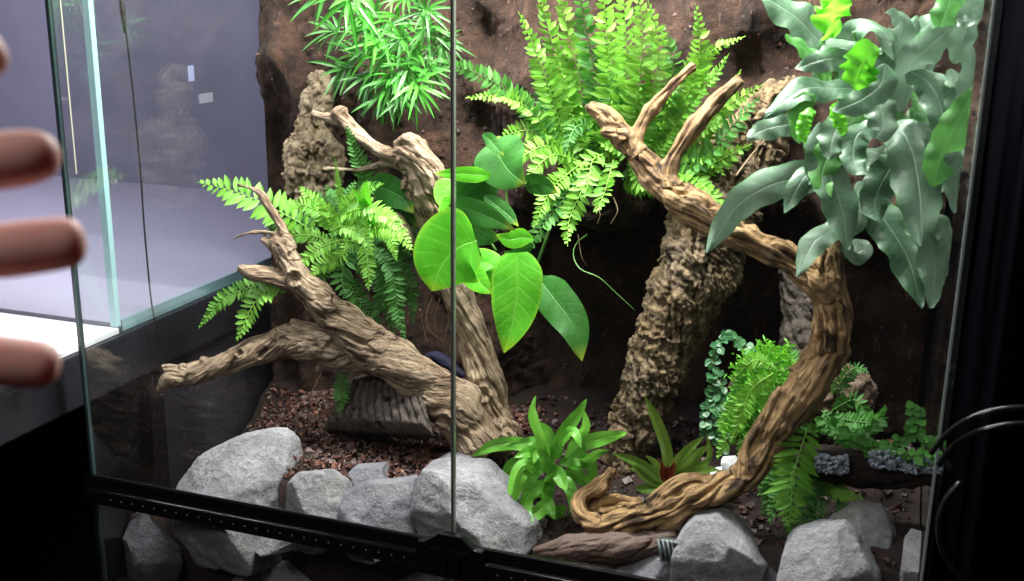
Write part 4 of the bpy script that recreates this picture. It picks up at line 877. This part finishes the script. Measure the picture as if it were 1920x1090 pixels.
for k, pts in enumerate(([(900, 560, .2, 1.6), (905, 500, .17, 1.4), (892, 452, .11, 1.1)], [(1000, 560, .22, 1.6), (990, 500, .17, 1.4), (968, 476, .12, 1.2)], [(1000, 560, .22, 1.5), (1010, 530, .18, 1.3), (1016, 528, .15, 1.1)], [(960, 440, .2, 1.3), (950, 380, .21, 1.2), (950, 330, .21, 1)], [(930, 470, .2, 1.6), (900, 430, .2, 1.5), (850, 400, .19, 1.4), (800, 400, .2, 1.2)], [(1040, 400, .24, 2), (1020, 460, .22, 2), (1000, 520, .22, 2), (990, 600, .24, 2)],
        [(810, 560, .22, .8), (800, 590, .21, .7), (805, 620, .21, .6), (840, 645, .22, .4)], [(825, 560, .22, .8), (815, 600, .22, .6), (822, 640, .22, .4)], [(835, 570, .22, .7), (842, 600, .22, .5), (830, 650, .22, .3)], [(800, 560, .22, .6), (792, 600, .22, .5), (800, 640, .21, .3)])):
    tube("stem" if k < 6 else "root", pts, STEM if k < 6 else ROOT, ph)

# ---- left fern
lf = thing("sword_fern", "softer green sword fern on the left growing around the forked driftwood", "fern", tuple(P(640, 450, .2)))
LF = [([(600, 440), (530, 400), (450, 362), (368, 342)], 78, .2, .16), ([(560, 540), (490, 535), (420, 560), (372, 618)], 46, .17, .12), ([(540, 535), (500, 545), (470, 580), (445, 640)], 60, .15, .11),
      ([(660, 400), (685, 340), (665, 280), (648, 232)], 44, .21, .19), ([(630, 430), (640, 390), (634, 340), (628, 298)], 22, .18, .16), ([(640, 440), (700, 425), (745, 435), (775, 470)], 56, .17, .13),
      ([(620, 430), (650, 400), (700, 390), (760, 420)], 50, .17, .13), ([(640, 450), (680, 460), (690, 500), (692, 545)], 46, .16, .13), ([(700, 460), (735, 510), (745, 580), (760, 640)], 44, .19, .17),
      ([(680, 460), (720, 500), (728, 560), (740, 640)], 44, .2, .19), ([(620, 430), (600, 400), (590, 380), (560, 350)], 40, .19, .17), ([(640, 430), (620, 460), (610, 500), (600, 540)], 50, .19, .17),
      ([(640, 430), (660, 380), (700, 350), (720, 345)], 46, .19, .16), ([(600, 440), (560, 420), (520, 410), (500, 440)], 50, .2, .19), ([(640, 450), (650, 480), (640, 520), (650, 560)], 56, .18, .16),
      ([(680, 450), (700, 480), (720, 540), (700, 600)], 52, .2, .18), ([(620, 440), (640, 425), (680, 440), (700, 480)], 44, .16, .13), ([(700, 450), (740, 490), (770, 540), (775, 610)], 44, .21, .2),
      ([(600, 420), (590, 390), (610, 370), (640, 360)], 44, .2, .18), ([(660, 420), (690, 400), (730, 410), (755, 450)], 44, .15, .12), ([(640, 500), (670, 560), (700, 600), (710, 650)], 46, .21, .2), ([(560, 530), (530, 520), (490, 520), (470, 545)], 40, .17, .15)]
for k, (pts, w, a, b) in enumerate(LF):
    frond(lf, pts, w, a, b, seed=k + 40, mat=FERN if k in (0, 1, 2, 5, 6, 10, 12, 16, 19, 4, 7) else FERND, hint=VIEW + Vector((0, 0, .3)))
for k, (pts, w) in enumerate([([(640, 440), (600, 400), (570, 385), (530, 380)], 40), ([(650, 440), (620, 400), (600, 380), (590, 365)], 38), ([(660, 440), (650, 400), (665, 370), (690, 362)], 38), ([(620, 450), (570, 440), (540, 450), (520, 480)], 40), ([(650, 450), (640, 480), (600, 500), (580, 520)], 42), ([(670, 440), (700, 430), (730, 445), (745, 490)], 40), ([(640, 440), (660, 430), (690, 405), (735, 395)], 40), ([(640, 450), (610, 460), (580, 480), (560, 510)], 40)]):
    frond(lf, pts, w, .18, .15, seed=k + 77, mat=FERN, pw=.27)
leaf(lf, [(705, 425), (690, 400), (685, 370), (688, 338)], 26, LIME, prof_lance, "leaf", y0=.16, y1=.14, fold=.4)
leaf(lf, [(720, 440), (700, 400), (680, 380), (660, 352)], 20, LIME, prof_lance, "leaf", y0=.16, y1=.14, fold=.3)
rnd = random.Random(9)
for k in range(12):
    ub, vb = 650 + rnd.uniform(-50, 60), 450 + rnd.uniform(-20, 40); a = rnd.uniform(-2.6, 2.2); L_ = rnd.uniform(80, 140)
    frond(lf, [(ub, vb), (ub + math.cos(a)*L_*.5, vb + math.sin(a)*L_*.5 - 10), (ub + math.cos(a)*L_*.9, vb + math.sin(a)*L_ + 18)], rnd.uniform(38, 50), .22, rnd.uniform(.2, .25), seed=k+300, mat=FERND)
frond(thing("small_fern", "tiny fern sprig growing beside the grey ribbed bark slab", "fern", tuple(P(640, 760, .2))), [(645, 690), (640, 720), (640, 750), (636, 775)], 36, .16, .14, mat=FERND, seed=4)

# ---- lower right fern and moss
rf = thing("sword_fern", "darker sword fern at lower right hanging in front of the soil behind the ochre driftwood", "fern", tuple(P(1490, 800, .2)))
RF = [([(1522, 785), (1502, 840), (1487, 900), (1480, 990)], 112, .10, .055), ([(1500, 870), (1540, 905), (1575, 925), (1622, 935)], 40, .14, .11), ([(1440, 720), (1400, 770), (1365, 820), (1345, 862)], 54, .2, .16),
      ([(1450, 700), (1420, 690), (1390, 720), (1370, 760)], 50, .2, .17), ([(1440, 750), (1410, 790), (1400, 830), (1385, 870)], 50, .2, .17), ([(1500, 870), (1460, 900), (1440, 940), (1430, 975)], 40, .14, .12),
      ([(1510, 880), (1530, 920), (1530, 960), (1510, 990)], 46, .13, .1), ([(1500, 860), (1550, 880), (1580, 950), (1560, 965)], 42, .15, .12), ([(1560, 780), (1600, 790), (1640, 790), (1660, 760)], 44, .18, .16),
      ([(1540, 770), (1570, 800), (1590, 840), (1600, 830)], 44, .17, .14), ([(1560, 740), (1590, 700), (1610, 690), (1630, 700)], 40, .2, .18), ([(1560, 770), (1600, 750), (1620, 770), (1630, 800)], 40, .19, .17),
      ([(1480, 870), (1450, 890), (1430, 920), (1420, 930)], 36, .15, .14), ([(1500, 900), (1490, 940), (1480, 980), (1478, 1010)], 40, .12, .09), ([(1440, 740), (1430, 790), (1420, 830), (1400, 850)], 44, .19, .17), ([(1460, 690), (1470, 670), (1500, 680), (1530, 710)], 40, .21, .19), ([(1430, 740), (1400, 740), (1370, 770), (1350, 800)], 38, .17, .15), ([(1450, 700), (1410, 730), (1390, 780), (1370, 830)], 40, .165, .145), ([(1440, 720), (1440, 760), (1430, 800), (1410, 850)], 38, .165, .15), ([(1450, 690), (1420, 675), (1395, 690), (1375, 715)], 34, .18, .165),
      ([(1500, 860), (1520, 900), (1510, 950), (1495, 1000)], 44, .13, .09), ([(1500, 870), (1470, 910), (1450, 950), (1445, 985)], 40, .12, .1)]
for k, (pts, w, a, b) in enumerate(RF):
    frond(rf, pts, w, a, b, seed=k + 140, pw=.19 if k == 0 else .27, mat=FERN if k in (0, 1, 2, 4, 14, 16, 17, 18, 19) else FERND)
m = MB(); rnd = random.Random(3)
for k in range(2600):     # bright cushion of moss
    th = rnd.uniform(0, 6.28); el = rnd.uniform(-.3, 1.5); c = P(1435, 712, .21); d = Vector((math.cos(th)*math.cos(el)*.037, math.sin(th)*math.cos(el)*.034, math.sin(el)*.034)) * rnd.uniform(.75, 1.04)
    d = d * (1 + .45 * noise.noise(d * 60)); cc = rnd.choice(((1435, 705, .21, 1), (1450, 700, .2, .8), (1405, 765, .19, .6), (1380, 800, .185, .4), (1425, 735, .195, .7))); c = P(*cc[:3]); d = d * cc[3]
    o_ = Vector((rnd.uniform(-1, 1), rnd.uniform(-1, .6), rnd.uniform(-.4, 1))).normalized(); L_ = rnd.uniform(.004, .011)
    V, F, U = blade([tuple(c + d), tuple(c + d + o_*L_*.5), tuple(c + d + o_*L_ + Vector((0, 0, -.0015)))], .0012, prof_lance, 3, 2, fold=.2); m.add(V, F, U)
o = m.build("moss_cushion", MOSS); tag(o, "bright lime moss cushion behind the ochre driftwood at lower right", "moss", kind='stuff')
wood("moss_mound", "brown mossy root mound behind the moss and fern at lower right", [[(1370, 800, .25, 20), (1420, 750, .25, 34), (1500, 740, .26, 36), (1580, 745, .25, 38), (1615, 755, .24, 26)]], cork_mat("mound", (0.22, 0.15, 0.10), (0.11, 0.065, 0.04), (0.03, 0.018, 0.012)), "mound", .0024, 'cork', 1.2)

def creeper(name, label, paths, rpx, mat, seed, step=13, jitter=6):
    rnd = random.Random(seed); t = thing(name, label, "creeping plant", tuple(P(*paths[0][0][:3])))
    for pts in paths:
        q = [tuple(P(u, v, y)) for u, v, y in pts]; Q, L = catmull(q, 40); m = MB(); m.add(*tube_data(Q, .0006, 4)); m.build("stem", STEM, t)
        sc = .00062; n = int(L / (step * sc)) + 2; m = MB()
        for k in range(n):
            c = Q[min(39, int(k / n * 39))]
            for sd in (-1, 1):
                d = Vector((sd * rnd.uniform(.3, 1), rnd.uniform(-.9, .1), rnd.uniform(-.5, .5))).normalized(); L_ = rpx * sc * 2 * rnd.uniform(.7, 1.2)
                b = Vector(c) + Vector((rnd.uniform(-1, 1), rnd.uniform(-1, 1), rnd.uniform(-1, 1))) * jitter * sc * .4
                V, F, U = blade([tuple(b + d * L_ * a + Vector((0, 0, -.15)) * L_ * a * a) for a in (0, .33, .66, 1)], rpx * sc * .95, prof_round, 4, 2, fold=.15, roll=rnd.uniform(-.5, .5), hint=VIEW + Vector((rnd.uniform(-.4, .4), 0, .3))); m.add(V, F, U)
        m.build("leaves", mat, t)
    return t
creeper("button_fern", "small round leaved trailing fern in the shade left of the moss", [[(1365, 625, .24), (1340, 660, .23), (1335, 720, .22), (1325, 780, .21), (1330, 830, .2)], [(1360, 625, .25), (1400, 650, .24), (1420, 690, .23)], [(1350, 700, .24), (1355, 760, .22), (1345, 810, .21), (1360, 850, .2)], [(1335, 730, .22), (1350, 780, .21), (1370, 820, .2)]],
        8, leaf_mat("button_leaf", (0.03, 0.12, 0.045), (0.07, 0.21, 0.075), (.1, .2, .08), .4, .2, 1, .1, sidestr=0), 3)
creeper("creeping_plant", "small leaved creeping plant running along the soil ledge to the right pane", [[(1520, 800, .12), (1580, 815, .11), (1640, 835, .10), (1700, 850, .09), (1765, 850, .08)], [(1560, 790, .13), (1620, 820, .11), (1680, 835, .1), (1712, 800, .1), (1718, 762, .1)], [(1600, 810, .12), (1650, 800, .11), (1640, 780, .12)], [(1718, 762, .1), (1724, 800, .1), (1750, 840, .09)], [(1540, 790, .12), (1600, 830, .11), (1660, 850, .1), (1740, 860, .09)]],
        7, FERND, 8, 9, 12)

# ---- bird's nest fern
af = thing("bird_nest_fern", "small bright green strap leaved fern behind the stones near the door seam", "fern", tuple(P(1035, 900, .1)))
AF = [([(1025, 870), (985, 835), (930, 835), (886, 856)], 26), ([(1030, 860), (1010, 810), (1000, 775), (1005, 742)], 22), ([(1030, 870), (1030, 815), (1000, 795), (995, 790)], 26), ([(1030, 870), (1055, 815), (1085, 775), (1100, 748)], 26),
      ([(1060, 860), (1090, 835), (1130, 822), (1176, 812)], 30), ([(1065, 850), (1085, 820), (1098, 800), (1095, 770)], 20), ([(1020, 880), (980, 865), (955, 880), (948, 925)], 24), ([(1015, 890), (985, 870), (965, 895), (955, 935)], 24),
      ([(1010, 890), (985, 880), (975, 900), (960, 950)], 22), ([(1050, 870), (1080, 860), (1105, 870), (1115, 905)], 28), ([(1030, 890), (1045, 885), (1055, 905), (1062, 920)], 26), ([(1020, 870), (1000, 850), (985, 850), (965, 858)], 22),
      ([(1040, 950), (1050, 960), (1060, 975), (1078, 996)], 28), ([(1035, 935), (1020, 950), (1000, 965), (978, 972)], 28), ([(1020, 900), (990, 930), (985, 960), (1000, 980)], 28), ([(1060, 880), (1080, 890), (1095, 900), (1118, 915)], 26),
      ([(1030, 890), (1020, 860), (1008, 850), (1000, 870)], 22), ([(1045, 860), (1050, 830), (1075, 810), (1090, 840)], 26), ([(1020, 880), (1000, 890), (985, 920), (995, 950)], 26), ([(1050, 890), (1070, 920), (1075, 945), (1068, 960)], 26),
      ([(1030, 900), (1025, 930), (1030, 960), (1040, 975)], 26), ([(1010, 860), (1000, 830), (990, 830), (950, 838)], 20), ([(1060, 870), (1090, 870), (1120, 850), (1140, 845)], 22), ([(1035, 880), (1035, 850), (1025, 835), (1022, 830)], 22), ([(1040, 880), (1030, 900), (1010, 920), (1010, 945)], 30)]
for k, (pts, w) in enumerate(AF):
    r_ = random.Random(k); a = r_.uniform(.08, .11); leaf(af, pts, w * .95, ASPL, prof_strap, n=24, nv=6, y0=a, y1=a - (.03 if k % 3 else -.01), wave=.18, wfreq=2.5, fold=.25, roll=r_.uniform(-.4, .4), ph=r_.uniform(0, 6), hint=VIEW + Vector((r_.uniform(-.4, .4), 0, .4)))

# ---- bromeliad
br = thing("bromeliad", "glossy olive bromeliad with a reddish heart behind the ochre driftwood", "bromeliad", tuple(P(1250, 905, .15)))
for k, (pts, w) in enumerate([([(1250, 905), (1250, 850), (1232, 795), (1208, 742)], 26), ([(1245, 905), (1215, 880), (1180, 862), (1148, 850)], 22), ([(1252, 905), (1268, 870), (1290, 845), (1320, 818)], 22), ([(1252, 905), (1290, 875), (1310, 850), (1330, 835)], 24),
        ([(1252, 908), (1285, 890), (1320, 882), (1350, 882)], 24), ([(1245, 908), (1220, 900), (1195, 880), (1180, 878)], 22), ([(1248, 905), (1235, 880), (1222, 865), (1210, 855)], 18), ([(1250, 910), (1230, 915), (1205, 918), (1190, 915)], 22), ([(1256, 905), (1300, 880), (1330, 860), (1325, 812)], 14)]):
    leaf(br, pts, w * .85, BROM, prof_strap, n=24, nv=6, y0=.14, y1=.11 if k != 0 else .13, fold=.5, cup=.1, roll=.1 * (k % 3 - 1), hint=VIEW + Vector((0, 0, .5)))
for k, (pts, w) in enumerate([([(1250, 908), (1244, 885), (1240, 865)], 16), ([(1252, 908), (1258, 885), (1266, 865)], 16), ([(1252, 908), (1250, 890), (1252, 872)], 14)]):
    leaf(br, pts, w, BROMR, prof_lance, "heart_leaf", n=10, nv=4, y0=.13, y1=.12, fold=.5)

# ---- thin dry twigs lying about
for k, (pts, lab) in enumerate((([(575, 748, .17, .8), (590, 725, .18, .7), (602, 700, .19, .5)], "short dry twig poking out of the bark chips under the left driftwood"), ([(1380, 330, .24, .9), (1410, 290, .25, .8), (1435, 262, .25, .6)], "thin dry twig in front of the top of the cork log"))):
    tag(tube("twig", pts, ROOT), lab, "twig")

# small striped piece between the stones, standing in for an unclear shape
m = MB(); c = P(1254, 1034, .020)
for k in range(5):
    a = c + Vector(((k - 2) * .0042, .001 * k, 0)); Q = np.array([tuple(a + Vector((-.003, 0, .011))), tuple(a + Vector((0.0005, -.002, 0))), tuple(a + Vector((.002, 0, -.011)))]); m.add(*tube_data(Q, np.array([.0008, .0017, .0008]), 6))
sh = thing("striped_scrap", "small black and white striped shell standing in for an unclear shape between the ochre driftwood and the veined stone", "scrap", tuple(c))
m.build("stripe", plain("pale_stripe", (0.20, 0.24, 0.24), 0.5, var=.3), sh)
box("scrap_body", (c[0]-.011, c[1]+.001, c[2]-.010), (c[0]+.012, c[1]+.012, c[2]+.010), plain("dark_scrap", (0.02, 0.025, 0.025), 0.5), sh, 0.004)
# ------------------------------------------------------------------ hand (blurred, in front of the left edge)
def skin_mat():
    t = NT("skin"); p = t.pos(); n = t.noise(p, 60, 4)
    c = t.mix(n, (0.90, 0.46, 0.40), (0.96, 0.60, 0.54))
    return t.done(t.n('ShaderNodeBsdfPrincipled', {'Base Color': c, 'Roughness': 0.5, 'Subsurface Weight': 0.6, 'Subsurface Radius': (0.012, 0.004, 0.002), 'Subsurface Scale': 0.6, 'Specular IOR Level': 0.35, 'Normal': t.bump(t.noise(p, 700, 3), 0.2, 0.0006)}).outputs[0])
DH = 0.46
def H(u, v, d=DH): return tuple(PD(u, v, d))
joints = [(-760, 470, DH + .01, 24), (-600, 470, DH, 27), (-440, 440, DH, 25)]
V = [H(u, v, d) for u, v, d, r in joints]; Rr = [r for *_, r in joints]; Ed = [(0, 1), (1, 2)]
def chain(start, pts):
    a = start
    for (u, v, d, r) in pts: V.append(H(u, v, d)); Rr.append(r); Ed.append((a, len(V) - 1)); a = len(V) - 1
chain(2, [(-330, 330, DH, 15), (-240, 230, DH, 11.5), (-150, 165, DH, 10), (-50, 108, DH, 11), (10, 77, DH, 10)])
chain(2, [(-310, 405, DH, 16), (-200, 350, DH, 11.5), (-110, 320, DH, 10.6), (0, 300, DH, 12.4), (124, 286, DH, 11)])
chain(2, [(-310, 480, DH, 16), (-200, 488, DH, 11.2), (-90, 482, DH, 10.4), (20, 468, DH, 12), (168, 450, DH, 10.6)])
chain(2, [(-320, 560, DH, 15), (-230, 620, DH, 10.6), (-140, 655, DH, 9.4), (-30, 676, DH, 11), (120, 687, DH, 9.6)])
chain(1, [(-560, 330, DH, 15), (-480, 200, DH, 12), (-400, 90, DH, 10.5), (-340, 0, DH, 9)])
me = bpy.data.meshes.new("person_hand"); me.from_pydata(V, Ed, []); hand = bpy.data.objects.new("hand", me); COL.objects.link(hand)
sk = hand.modifiers.new("s", 'SKIN'); 
for i, sv in enumerate(me.skin_vertices[0].data): sv.radius = (Rr[i]*.001, Rr[i]*.001); sv.use_root = (i == 0)
ss = hand.modifiers.new("ss", 'SUBSURF'); ss.levels = 3; ss.render_levels = 3
dg = bpy.context.evaluated_depsgraph_get(); dg.update(); me2 = bpy.data.meshes.new_from_object(hand.evaluated_get(dg)); hand.modifiers.clear(); hand.data = me2; me2.name = "hand"
me2.polygons.foreach_set('use_smooth', [True] * len(me2.polygons)); me2.materials.append(skin_mat())
tag(hand, "blurred spread fingers of a hand reaching in from the left in front of the glass", "hand")

for o in list(S.objects):      # alike things carry one group
    c = o.get('category')
    if c in ('stone', 'pebble', 'hose', 'driftwood', 'cork bark', 'fern'):
        o['group'] = {'stone': 'grey stones stacked along the front', 'pebble': 'white quartz pebbles', 'hose': 'black hoses at the right', 'driftwood': 'driftwood pieces', 'cork bark': 'cork bark pieces', 'fern': 'ferns planted in the terrarium'}[c]
